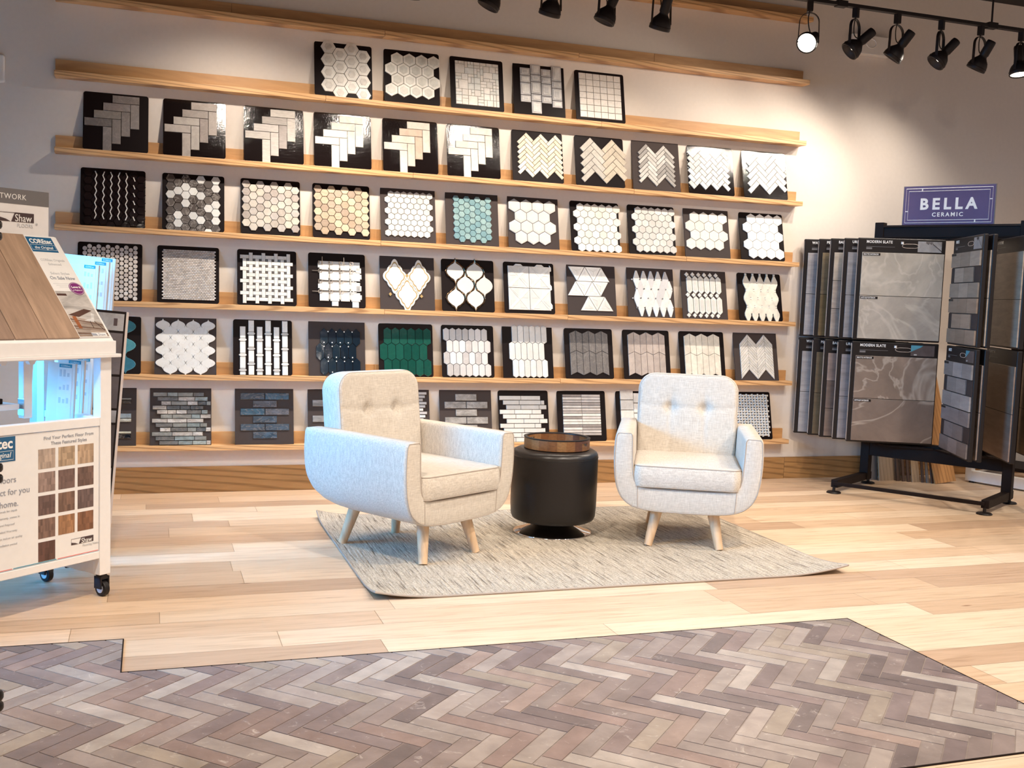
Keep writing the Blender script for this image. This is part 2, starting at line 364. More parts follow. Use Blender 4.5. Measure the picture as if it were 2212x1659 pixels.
# ------------------------------------------------------------------ seven wall ledges
ZS = [3.080, 2.674, 2.277, 1.880, 1.476, 1.077, .678, .280]
ORD = ['topmost, partly out of view', 'second from the top, empty', 'third from the top, holding five boards', 'fourth from the top, under the staggered plank boards', 'fifth from the top, under the hexagon mosaics', 'sixth from the top, under the woven and bronze lantern mosaics', 'seventh from the top, under the green and navy mosaics', 'lowest, just above the baseboard']
for i, z in enumerate(ZS):
    t = thing('display_ledge', 'long oak wall ledge, '+ORD[i], 'shelf', (0, 0, z), group='oak display ledges on the back wall')
    x0, x1 = -.487, 4.113
    js = sorted([x0, x1]+[rs.uniform(.7, 1.6), rs.uniform(2.4, 3.4)])
    for a, b_ in zip(js, js[1:]): MB().box((a, -.0897, -.030), (b_-.0012, 0, 0)).build('ledge_board', 'oak', t, bevel=.002)
    js = sorted([x0, x1-.01]+[rs.uniform(.4, 1.4), rs.uniform(2.0, 3.2)])
    for a, b_ in zip(js, js[1:]): MB().box((a, -.020, 0), (b_-.0012, 0, .068)).build('back_rail', 'oakback', t, bevel=.0012)

# ------------------------------------------------------------------ mosaic sample boards
K = .331; BH = .322
class Sheet(MB):
    def __init__(s, rng): super().__init__(); s.r = rng; s.extra = []
    def t(s, pts, col, y1=-.0062, gap=.0010, bev=.0009, y0=0, j=.05):
        q = [((u-.5)*K, v*K) for u, v in pts]
        area_ = sum(q[i-1][0]*q[i][1]-q[i][0]*q[i-1][1] for i in range(len(q)))
        if area_ < 0: q = q[::-1]
        q = inset(q, gap) if gap else q
        k = 1+s.r.uniform(-j, j); s.tile(q, y0, y1, bev, tuple(c*k for c in col))
    def rect(s, u0, v0, u1, v1, col, **k): s.t([(u0, v0), (u1, v0), (u1, v1), (u0, v1)], col, **k)
WM = (.63, .615, .58); GM = (.58, .575, .56); CR = (.76, .70, .60)
def hexp(cx, cy, r, pointy=True, sx=1, sy=1):
    return [(cx+r*sx*math.cos(R(60*i+(30 if pointy else 0))), cy+r*sy*math.sin(R(60*i+(30 if pointy else 0)))) for i in range(6)]
def pick(s, cols): return s.r.choice(cols)
def hexes(s, nc, nr, u0, v0, r, pointy, cols, shift=0, inner=None, skip=(), bev=.0009, gap=.0011, drop=0):
    for j in range(nr):
        for i in range(nc):
            if (i, j) in skip: continue
            if pointy: cx = u0+i*r*1.732+((j+shift) % 2)*r*.866; cy = v0-j*1.5*r
            else: cx = u0+i*1.5*r; cy = v0-j*1.732*r-((i+shift) % 2)*r*.866
            if drop and cy-r*.8 < 0: continue
            s.t(hexp(cx, cy, r, pointy), pick(s, cols), bev=bev, gap=gap)
            for sc, c, y1 in inner or (): s.t(hexp(cx, cy, r*sc, pointy), c, y1=y1, y0=-.005, gap=0, bev=.0012)
def f_A1(s): hexes(s, 4, 4, .24, .885, .134, False, [(.80, .77, .72), (.84, .81, .76)], inner=((.52, (.66, .625, .58), -.0078),))
def f_A2(s): hexes(s, 4, 4, .125, .80, .128, True, [(.84, .815, .76), (.80, .775, .72)], shift=1, inner=((.62, (.66, .65, .60), -.0078),))
def f_A3(s):
    n = 14; g = [[0]*n for _ in range(n)]; c = .82/n
    for j in range(n):
        for i in range(n):
            if g[j][i]: continue
            for a, b_ in s.r.sample([(3, 3), (2, 2), (2, 1), (1, 2), (1, 1), (2, 2), (3, 2), (2, 1)], 8)+[(1, 1)]:
                if i+a <= n and j+b_ <= n and not any(g[y_][x_] for y_ in range(j, j+b_) for x_ in range(i, i+a)): break
            for y_ in range(j, j+b_):
                for x_ in range(i, i+a): g[y_][x_] = 1
            s.rect(.09+i*c, .075+j*c, .09+(i+a)*c, .075+(j+b_)*c, pick(s, [(.70, .66, .61), (.74, .70, .66), (.66, .66, .63)]), gap=.0006)
def f_A4(s):
    for i in range(4):
        v = (.90, .985, .91, .995)[i]; tall = i % 2
        for k in range(8):
            h = .235 if (k % 2 == tall % 2) == (i in (0, 2)) else .135
            if k == 0: h = (.15, .20, .15, .30)[i]
            if v-h < .01: break
            x0 = .13+i*.205; s.rect(x0, v-h, x0+.2, v, (.50, .49, .50)); s.rect(x0+.028, v-h+.028, x0+.172, v-.028, (.70, .68, .66), y1=-.0085, y0=-.005); s.rect(x0+.055, v-h+.055 if h > .2 else v-h+.045, x0+.145, v-.055 if h > .2 else v-.045, pick(s, [(.58, .575, .58), (.72, .71, .69), (.48, .48, .49)]), y1=-.0095, y0=-.007); v -= h+.003
def f_A5(s):
    for i in range(6):
        for j in range(7): s.rect(.075+i*.142, .055+j*.124, .075+i*.142+.142, .055+j*.124+.124, (.77, .715, .66), j=.02)
def stag(s, cols):
    u, L = .137, .42
    for k in range(4): x = .44-k*.1405; v = .955-.013-k*u; s.rect(x, v-u, x+L, v, cols[k], gap=.001)
    for k in range(4): x = .44+L-u-.0035-k*.1405; v = .955-.013-u-k*u; s.rect(x, v-L, x+u+.003, v, cols[4+k], gap=.001)
def f_B(c): return lambda s: stag(s, c)
def herr(s, w, n, u0, u1, v0, v1, colf, ou=.5, ov=.5, **k):
    a = math.cos(R(45)); m_ = int(3/w)
    for c in range(-m_, m_):
        for q in range(-m_, m_):
            for t in (0, 1):
                if t == 0: x0, y0, x1, y1 = c+2*n*q, c, c+2*n*q+n, c+1
                else: x0, y0, x1, y1 = c, c-2*n+1-2*n*q, c+1, c-n+1-2*n*q
                pp = [((x-y)*a*w+ou, (x+y)*a*w+ov) for x, y in ((x0, y0), (x1, y0), (x1, y1), (x0, y1))]
                mu = sum(p[0] for p in pp)/4; mv = sum(p[1] for p in pp)/4
                if u0 < mu < u1 and v0 < mv < v1: s.t(pp, colf(mu, mv), **k)
def f_B7(s): herr(s, .068, 3, .06, .94, .15, .86, lambda u, v: pick(s, [(.72, .62, .48), (.76, .68, .56), (.68, .57, .42)]), ou=.14)
def f_B8(s): herr(s, .105, 3, .08, .98, .2, .82, lambda u, v: (.56, .53, .48) if u < .54 else (.60, .53, .43), ou=.17, j=.06)
def f_B9(s): herr(s, .066, 4, .1, .92, .17, .84, lambda u, v: pick(s, [WM, (.70, .68, .65), (.40, .38, .36), WM]), ou=.16)
def f_B10(s): herr(s, .088, 2, .06, .94, .12, .86, lambda u, v: pick(s, [WM, (.72, .71, .70)]), ou=.17, ov=.02)
def f_B11(s): herr(s, .1, 3, .08, .9, .15, .8, lambda u, v: WM, ou=.15)
def f_C1(s):
    hexes(s, 8, 7, .12, .89, .0775, False, [(.014, .008, .009)])
    x = MB()
    for i in range(6):
        u = .235+i*.118; pts = []
        for k in range(13): pts.append(((u+(-.0135 if k % 2 == 0 else .0135)*(1 if i % 2 == 0 else -1)-.5)*K, -.0068, (.915-k*.067)*K))
        for a, b_ in zip(pts, pts[1:]):
            if i == 5 and a[0] > b_[0]: continue
            x.path([a, b_], (.0024, .0009), flat=(1, 0, 0))
    s.extra.append((x, 'metal_strip', 'silver', 'silver zigzag strips'))
def f_C2(s): hexes(s, 7, 7, .13, .885, .081, False, [(.10, .085, .08), (.13, .11, .10), (.10, .085, .08), (.08, .065, .06), (.62, .62, .61), (.70, .70, .68)], skip=((1, 6), (3, 6), (5, 6)) if 0 else ())
def f_C3(s): hexes(s, 8, 6, .09, .87, .0785, False, [(.42, .37, .32), (.50, .455, .40), (.36, .31, .28), (.56, .50, .42), (.44, .40, .37)])
def f_C4(s): hexes(s, 8, 6, .09, .87, .0785, False, [(.42, .31, .21), (.50, .38, .26), (.36, .265, .19), (.60, .47, .32), (.40, .31, .23)])
def f_C5(s): hexes(s, 7, 8, .13, .86, .068, True, [(.66, .635, .585), (.61, .585, .54)], shift=1)
def f_C6(s): hexes(s, 7, 7, .2, .86, .0675, False, [(.27, .42, .43), (.32, .46, .46), (.22, .37, .40)], bev=.0018)
def f_C7(s):
    hexes(s, 4, 4, .13, .80, .134, True, [(.60, .59, .57)], shift=0, inner=((.90, WM, -.0072), (.80, (.58, .575, .56), -.0076), (.72, WM, -.0082)), skip=((3, 1), (3, 3)))
def f_C8(s): hexes(s, 6, 7, .13, .85, .0865, True, [(.79, .755, .68), (.76, .72, .63), (.80, .77, .71)], shift=1)
def f_C9(s): hexes(s, 6, 7, .15, .86, .083, True, [WM, (.74, .715, .67)], shift=1)
def f_C10(s): hexes(s, 4, 4, .13, .80, .12, True, [(.79, .765, .70), (.75, .72, .66)], shift=1)
def f_C11(s): hexes(s, 4, 5, .17, .84, .117, True, [(.82, .81, .77)], shift=1)
def f_D1(s):
    for i in range(12):
        for j in range(13):
            cx = .11+i*.071; cy = .90-j*.078-(0 if i % 2 else .039)
            if cy < .04: continue
            s.t([(cx+.0375*math.cos(R(30*k+15)), cy+.0375*math.sin(R(30*k+15))) for k in range(12)], pick(s, [(.76, .70, .65), (.70, .63, .585), (.62, .56, .53)]), gap=.0004, bev=.0007)
def f_D2(s):
    for j in range(30):
        for i in range(20):
            x = .075+i*.0425+(j % 2)*.02; y = .05+j*.0285; s.rect(x, y, x+.0425, y+.0285, pick(s, [(.62, .565, .52), (.68, .62, .58), (.52, .47, .44), (.66, .60, .55)]), gap=.0005, bev=.0005)
def f_D3(s):
    c = .106; L, h = .150, .064
    for i in range(8):
        for j in range(8):
            x = .12+i*c; y = .10+j*c
            a, b_ = ((L, h) if (i+j) % 2 else (h, L)); s.rect(x-a/2, y-b_/2, x+a/2, y+b_/2, (.72, .70, .655), gap=.0004)
            if i < 7 and j < 7: s.rect(x+c/2-.016, y+c/2-.016, x+c/2+.016, y+c/2+.016, (.14, .12, .11), gap=0)
def f_D4(s):
    p = .185
    for i in range(4):
        for j in range(4):
            x = .27+i*p; y = .19+j*p; s.rect(x-.082, y-.082, x+.082, y+.082, WM)
            if (i+j) % 2: s.rect(x-.11, y-.045, x+.11, y+.045, WM, y1=-.0058)
    s.rect(.83, .30, .93, .40, WM); s.rect(.83, .62, .93, .72, WM); s.rect(.40, .02, .52, .11, WM); s.rect(.76, .0, .88, .11, WM)
    x = MB()
    def ln(u0, v0, u1, v1): x.path([((u0-.5)*K, -.007, v0*K), ((u1-.5)*K, -.007, v1*K)], (.0016, .001), flat=(0, 0, 1) if v0 == v1 else (1, 0, 0))
    for j, v in enumerate((.275, .46, .645)):
        ln(.06 if j != 1 else .18, v, .84, v)
    for u in (.365, .55, .735): ln(u, .13, u, .80)
    ln(.24, .75, .24, .90); ln(.62, .75, .62, .90)
    for a in (.20, .385, .57, .755):
        for b_ in (.275, .46, .645, .79):
            q = .028
            for e in ((a-q, b_-q, a+q, b_-q), (a+q, b_-q, a+q, b_+q), (a+q, b_+q, a-q, b_+q), (a-q, b_+q, a-q, b_-q)): ln(*e)
    s.extra.append((x, 'metal_strip', 'metal', 'steel inlay lines'))
def lantern(cx, cy, hw, hh, k=1.):
    q = [(0, 1), (.06, .84), (.12, .72), (.22, .66), (.36, .62), (.5, .5), (.62, .40), (.76, .35), (.88, .24), (1, 0)]
    pts = [(x, y) for x, y in q]+[(x, -y) for x, y in q[-2::-1]]+[(-x, -y) for x, y in q[1:]]+[(-x, y) for x, y in q[-2:0:-1]]
    return [(cx+x*hw*k, cy+y*hh*k) for x, y in pts]
def bulb(cx, cy, hw, hh, k=1.):
    q = [(0, 1), (.08, .80), (.16, .68), (.30, .62), (.52, .52), (.74, .38), (.90, .20), (.96, 0)]
    pts = q+[(x, -y) for x, y in q[-2::-1]]+[(-x, -y) for x, y in q[1:]]+[(-x, y) for x, y in q[-2:0:-1]]
    return [(cx+x*hw*k, cy+y*hh*k) for x, y in pts]
def scallop(cx, cy, hw, hh, k=1.):
    pts = []
    for q in range(4):
        for i in range(9):
            t = i/9; a = (1-t, t); w_ = 1+.10*abs(math.sin(t*3*math.pi))-.02
            x, y = [(a[0], a[1]), (-a[1], a[0]), (-a[0], -a[1]), (a[1], -a[0])][q]; pts.append((cx+x*hw*k*w_, cy+y*hh*k*w_))
    return pts
def f_D5(s):
    x = MB()
    for cx, cy in ((.27, .60), (.71, .60), (.49, .27)):
        s.t(scallop(cx, cy, .225, .33), (.64, .60, .53), gap=.0008)
        q = inset([((u-.5)*K, v*K) for u, v in scallop(cx, cy, .225, .33, .83)], 0); x.plate(q, -.006, -.0068)
        s.t(scallop(cx, cy, .225, .33, .74), (.62, .61, .57), y1=-.0074, gap=0, y0=-.006)
    for cx, cy in ((.49, .62), (.18, .27), (.75, .25)):
        x.plate([((u-.5)*K, v*K) for u, v in ((cx, cy-.035), (cx+.03, cy), (cx, cy+.035), (cx-.03, cy))], 0, -.0075)
    s.extra.append((x, 'gold_outline', 'gold', 'thin gold outlines'))
def f_D6(s):
    x = MB()
    for cx, cy in ((.26, .74), (.63, .74), (.445, .49), (.81, .49), (.26, .24), (.63, .24)):
        if cx != .81: x.path([((u-.5)*K, -.006, v*K) for u, v in lantern(cx, cy, .185, .25, 1.0)], .0030, 6, True)
        s.t(bulb(cx, cy, .185, .25, .90), (.62, .60, .56), gap=0, bev=.002)
    s.extra.append((x, 'bronze_outline', 'bronze', 'bronze rope outlines'))
def f_D7(s):
    for i in range(2):
        for j in range(2):
            cx = .29+i*.42; cy = .27+j*.42; h = .21
            s.t([(cx-h, cy-h), (cx+h, cy-h), (cx+h, cy+h), (cx-h, cy+h)], (.66, .645, .61))
            for a in range(8):
                t0 = R(a*45+9); t1 = R(a*45+36)
                def pt(t, m_): return (cx+m_*math.cos(t)/max(abs(math.cos(t)), abs(math.sin(t))), cy+m_*math.sin(t)/max(abs(math.cos(t)), abs(math.sin(t))))
                if a % 2 == (i+j) % 2: s.t([pt(R(a*45+22), .055), pt(R(a*45+6), .175), pt(R(a*45+39), .175)], (.60, .60, .58), y1=-.0072, y0=-.005, gap=0)
    for i in range(2):
        x = .19+i*.42; s.t([(x, .895), (x+.20, .895), (x+.15, .94), (x+.05, .94)], (.74, .72, .68))
    for j in range(3): s.t([(.91, .08+j*.36), (.95, .1+j*.36), (.95, .17+j*.36), (.91, .22+j*.36)], (.76, .74, .7))
    for d in (-1, 1):
        for i in range(2):
            for j in range(2):
                cx = .29+i*.42; cy = .27+j*.42; n = (.022, .022*d)
                s.t([(cx-.19-n[1]*.7, cy-.19*d+.015), (cx-.19+.03, cy-.19*d-.015), (cx+.19+n[1]*.7, cy+.19*d-.015), (cx+.19-.03, cy+.19*d+.015)], (.70, .68, .645), y1=-.0078, y0=-.006, gap=0)
def f_D8(s):
    a = .34; h = .285; rows = ((.66, (.16, .33, .50, .67), 0), (.375, (.22, .39, .56), 1), (.09, (.22, .39, .56, .73), 1))
    rows = ((.655, ((.35, 1), (.52, 0), (.69, 1), (.18, 0))), (.37, ((.28, 1), (.45, 0), (.60, 1), (.14, 0))[:3]+((.13, 0),)), (.085, ((.35, 1), (.69, 1), (.18, 0))))
    for j, (y, xs) in enumerate(rows):
        for k in range(4):
            cx = (.20, .17, .25)[j]+k*.17; up_ = (k+j) % 2 == (1 if j != 1 else 1)
            if j == 2 and k == 0 and not up_: continue
            p = [(cx-.17, y), (cx+.17, y), (cx, y+h)] if up_ else [(cx-.17, y+h), (cx, y), (cx+.17, y+h)]
            s.t(p, (.66, .645, .61)); g = (sum(q[0] for q in p)/3, sum(q[1] for q in p)/3)
            q = [(g[0]+(x-g[0])*.56, g[1]+(v-g[1])*.56) for x, v in p]
            for e in range(3): s.t([q[e], q[(e+1) % 3], g], (.60, .595, .565), y1=-.0072, y0=-.005, gap=.0003, j=.08)
def f_D9(s):
    for j in range(4):
        for i in range(5):
            cx = .20+i*.155+(j % 2)*.0775; cy = .74-j*.185
            if j in (0, 3) and False: continue
            w_, h_ = .0715, .176
            s.t([(cx-.018, cy-h_), (cx+.018, cy-h_), (cx+w_, cy-.02), (cx+w_, cy+.02), (cx+.018, cy+h_), (cx-.018, cy+h_), (cx-w_, cy+.02), (cx-w_, cy-.02)], pick(s, [(.74, .73, .71), (.60, .60, .61), (.78, .76, .72)]))
    for v in (.735, .55, .365, .18):
        for i in range(6): s.rect(.105+i*.155+(.0775 if v in (.55, .18) else 0)-.012, v-.014, .105+i*.155+(.0775 if v in (.55, .18) else 0)+.012, v+.014, pick(s, [(.2, .18, .18), (.5, .48, .48)]), y1=-.0066, gap=0)
def f_D10(s):
    def dia(cx, cy, r): s.t([(cx-r, cy), (cx, cy-r), (cx+r, cy), (cx, cy+r)], (.78, .76, .70))
    for i in range(6):
        cx = .17+i*.13
        for cy in (.885, .475, .065): dia(cx-.045, cy, .052)
        for cy in (.68, .27):
            s.t([(cx, cy-.19), (cx+.062, cy-.13), (cx+.062, cy+.13), (cx, cy+.19), (cx-.062, cy+.13), (cx-.062, cy-.13)], (.76, .75, .69)); s.t([(cx, cy-.13), (cx+.038, cy-.095), (cx+.038, cy+.095), (cx, cy+.13), (cx-.038, cy+.095), (cx-.038, cy-.095)], (.63, .63, .60), y1=-.0072, y0=-.005, gap=0)
def f_D11(s):
    for j in range(5):
        for i in range(5 if j % 2 == 0 else 4):
            cx = .19+i*.165+(j % 2)*.0825; cy = .78-j*.165; w_, h_ = .074, .146
            s.t([(cx-.02, cy-h_), (cx+.02, cy-h_), (cx+w_, cy-.03), (cx+w_, cy+.03), (cx+.02, cy+h_), (cx-.02, cy+h_), (cx-w_, cy+.03), (cx-w_, cy-.03)], (.78, .745, .65))
            s.rect(cx-.02, cy+h_, cx+.02, cy+h_+.035, (.80, .78, .73), y1=-.0066, gap=0)
def f_E1(s):
    for j in range(3):
        for i in range(2): s.t(bulb(.46+i*.30, .80-j*.32, .17, .17), pick(s, [(.06, .24, .30), (.09, .30, .36), (.04, .17, .24)]), bev=.003)
    for j in range(2): s.t(bulb(.61, .64-j*.32, .16, .17), (.07, .26, .32), bev=.003)
def f_E2(s):
    for j in range(4):
        for i in range(4): s.t(bulb(.13+i*.245, .84-j*.215, .124, .118), (.70, .70, .68), gap=.0010)
    for j in range(4):
        for i in range(3): s.t(bulb(.2525+i*.245, .7325-j*.215, .124, .118), (.72, .72, .70), gap=.0010)
def f_E3(s):
    for i in range(6):
        x = .11+i*.143; v = .96 if i % 2 else .85
        for k in range(4):
            s.rect(x, max(.0, v-.205), x+.10, v, (.78, .765, .73)); v -= .205
            if v < .06: break
            s.t([(x-.02, v-.03), (x+.01, v-.058), (x+.09, v-.058), (x+.12, v-.03), (x+.09, v), (x+.01, v)], pick(s, [(.42, .42, .42), (.62, .62, .60)]), y1=-.0066, gap=.0004); v -= .06
def pickets(s, nc, rows, u0, v0, w_, h_, tip, cols, sh=None, bev=.0012, last=0):
    for j in range(rows):
        for i in range(nc):
            cx = u0+i*w_+(j % 2 if sh is None else sh[j])*w_/2; cy = v0-j*(h_-tip)
            s.t([(cx, cy-h_), (cx+w_/2, cy-h_+tip), (cx+w_/2, cy-tip), (cx, cy), (cx-w_/2, cy-tip), (cx-w_/2, cy-h_+tip)], pick(s, cols), bev=bev)
def f_E4(s):
    pickets(s, 5, 3, .20, .86, .143, .335, .07, [(.006, .015, .027), (.009, .022, .036)], sh=(1, 0, 1))
    x = MB()
    for j in range(4):
        for i in range(4):
            for dv in (0, .07) if j else (0,):
                cx = .34+i*.143-(0 if j in (0, 1) else 0)+(0 if j % 2 == 0 else -.0715)*(-1 if j == 3 else 1); cy = .79-j*.265+dv
                x.box(((cx-.5)*K-.0028, -.0085, cy*K-.0028), ((cx-.5)*K+.0028, -.005, cy*K+.0028))
    s.extra.append((x, 'pearl_dot', 'silver', 'small pearly dots'))
def f_E5(s): pickets(s, 6, 3, .09, .90, .146, .33, .045, [(.006, .062, .045), (.009, .078, .056)], sh=(1, 0, 1), bev=.002)
def f_E6(s): pickets(s, 7, 4, .09, .92, .121, .255, .035, [(.50, .475, .46), (.40, .375, .365), (.62, .60, .58), (.56, .53, .52)], sh=(0, 1, 0, 1))
def f_E7(s): pickets(s, 6, 3, .185, 1.01, .117, .36, .035, [WM, (.72, .70, .655)], sh=(1, 0, 1))
def slant(s, cols):
    w_ = .133
    for i in range(6):
        x = .1+i*w_; d = .06; a, b_ = ((0, d) if i % 2 == 0 else (d, 0))
        for v1, v0 in ((.87, .48), (.48, .06)):
            s.t([(x, v0+a), (x+w_, v0+b_), (x+w_, v1+b_), (x, v1+a)], pick(s, cols), gap=.0008)
def f_E8(s): slant(s, [(.12, .108, .105), (.14, .125, .12)])
def f_E9(s): slant(s, [(.42, .35, .31), (.47, .395, .35)])
def f_E10(s): slant(s, [(.74, .69, .59), (.72, .67, .57)])
def f_E11(s):
    for i in range(4):
        x = .13+i*.19; k = 0; v = .75 if i % 2 == 0 else .95; v = .74
        a, b_ = (0, .2) if i % 2 == 0 else (.2, 0)
        while v > .1:
            h = .085 if k % 2 == 0 else .042; s.t([(x, v-h+a), (x+.19, v-h+b_), (x+.19, v+b_), (x, v+a)], (.75, .72, .66) if k % 2 else (.64, .615, .575), gap=.0006, j=.08); v -= h; k += 1
def rows_(s, spec, cols, h, v0, gap=.001, bev=.0012, lens=None, ys=(-.006, -.0085)):
    v = v0
    for x0, x1 in spec:
        x = x0
        while x < x1-.02:
            L = s.r.uniform(*lens) if lens else (x1-x0)
            L = min(L, x1-x)
            if x1-x-L < .07: L = x1-x
            s.rect(x, v-h, x+L, v, pick(s, cols), gap=gap, bev=bev, y1=s.r.choice(ys)); x += L
        v -= h+.003
GL = [(.30, .32, .31), (.55, .52, .49), (.16, .17, .18), (.42, .50, .50), (.68, .66, .64), (.10, .12, .14), (.26, .33, .35)]
def f_F1(s):
    for j, (x1, h, c) in enumerate(((.55, .09, (.62, .56, .38)), (.92, .03, (.42, .40, .34)), (.92, .06, (.015, .015, .02)), (.56, .10, (.60, .62, .60)), (.92, .08, (.34, .42, .48)), (.92, .06, (.66, .67, .60)), (.56, .10, (.62, .68, .72)), (.92, .04, (.72, .72, .60)), (.92, .08, (.012, .012, .016)))):
        v = (.90, .80, .765, .66, .54, .455, .37, .24, .195)[j]; s.rect(.2, v-h, x1, v, c, bev=.002)
def f_F2(s): rows_(s, [(.05, .88), (.12, .94), (.18, .99), (.04, .87), (.11, .94), (.17, .99), (.03, .87), (.09, .93), (.16, .99), (.03, .86), (.09, .92), (.15, .99)], GL, .072, .90, lens=(.12, .34))
def blocks(s, cols, pat, v0, h):
    v = v0
    for k in pat:
        for x in ((.09, .51) if k == 2 else (.30,)): s.rect(x, v-h, x+.415, v, pick(s, cols), gap=.0012, bev=.002)
        v -= h+.014
def f_F3(s): blocks(s, [(.05, .085, .13), (.04, .11, .18), (.10, .115, .15)], (2, 1, 2, 1, 2, 1), .90, .122)
def f_F4(s):
    for v in (.78, .50, .22): s.rect(.08, v-.12, .40, v, (.36, .36, .36), bev=.002); s.rect(.40, v-.12, .80, v, (.3, .33, .33), bev=.002)
def f_F5(s):
    v = .93
    for k in range(14):
        x1 = (.95, .92, .88)[k % 3]; s.rect(.3, v-.055, x1, v, pick(s, [(.62, .60, .58), (.50, .48, .47), (.72, .70, .67)]), y1=s.r.choice((-.006, -.010))); v -= .06
def f_F6(s): blocks(s, [(.42, .40, .375), (.48, .455, .425)], (1, 2, 1, 2, 1, 2), .90, .13)
def f_F7(s): rows_(s, [(.02, .84), (.09, .92), (.15, .96), (.02, .85), (.08, .90), (.15, .97), (.02, .84), (.09, .92), (.15, .96), (.02, .85)], [WM], .085, .87, lens=(.25, .45), ys=(-.006, -.0066))
def f_F8(s):
    for j in range(15):
        for i in range(2): s.rect(.11+i*.39, .85-j*.053, .50+i*.39, .90-j*.053, [(.26, .225, .21), (.56, .52, .49), (.72, .70, .655), (.68, .64, .60), (.38, .34, .32)][(j*3+i*(j % 4 == 0)+(j//5)) % 5], gap=.0006)
def f_F9(s):
    for i in range(3):
        for j in range(4): s.rect(.09+i*.28, .80-j*.20-.0-(i % 2)*.06, .37+i*.28, .995-j*.20-.1-(i % 2)*.06+.1-.0, (.72, .70, .655))
def f_F11(s):
    for i in range(13):
        for j in range(16):
            x = .09+i*.0655; y = .06+j*.054
            if (i+j) % 2: s.rect(x-.012, y+.006, x+.078, y+.046, WM, y1=-.0095, bev=.003)
            else: s.rect(x+.010, y-.010, x+.052, y+.062, WM, y1=-.0068, bev=.002)
BX = {2: [.872, 1.274, 1.673, 2.068, 2.472], 3: [-.349, .058, .488, .877, 1.277, 1.665, 2.075, 2.488, 2.878, 3.271, 3.674],
      4: [-.362, .057, .477, .879, 1.275, 1.670, 2.064, 2.476, 2.869, 3.267, 3.678], 5: [-.375, .034, .464, .863, 1.282, 1.658, 2.053, 2.471, 2.884, 3.272, 3.690],
      6: [-.378, .024, .447, .872, 1.285, 1.671, 2.060, 2.472, 2.875, 3.280, 3.685], 7: [-.40, .002, .463, .876, 1.278, 1.673, 2.049, 2.44, 2.847, None, 3.662]}
G_, K_, D_ = 'board_gloss', 'board_black', 'board_grey'
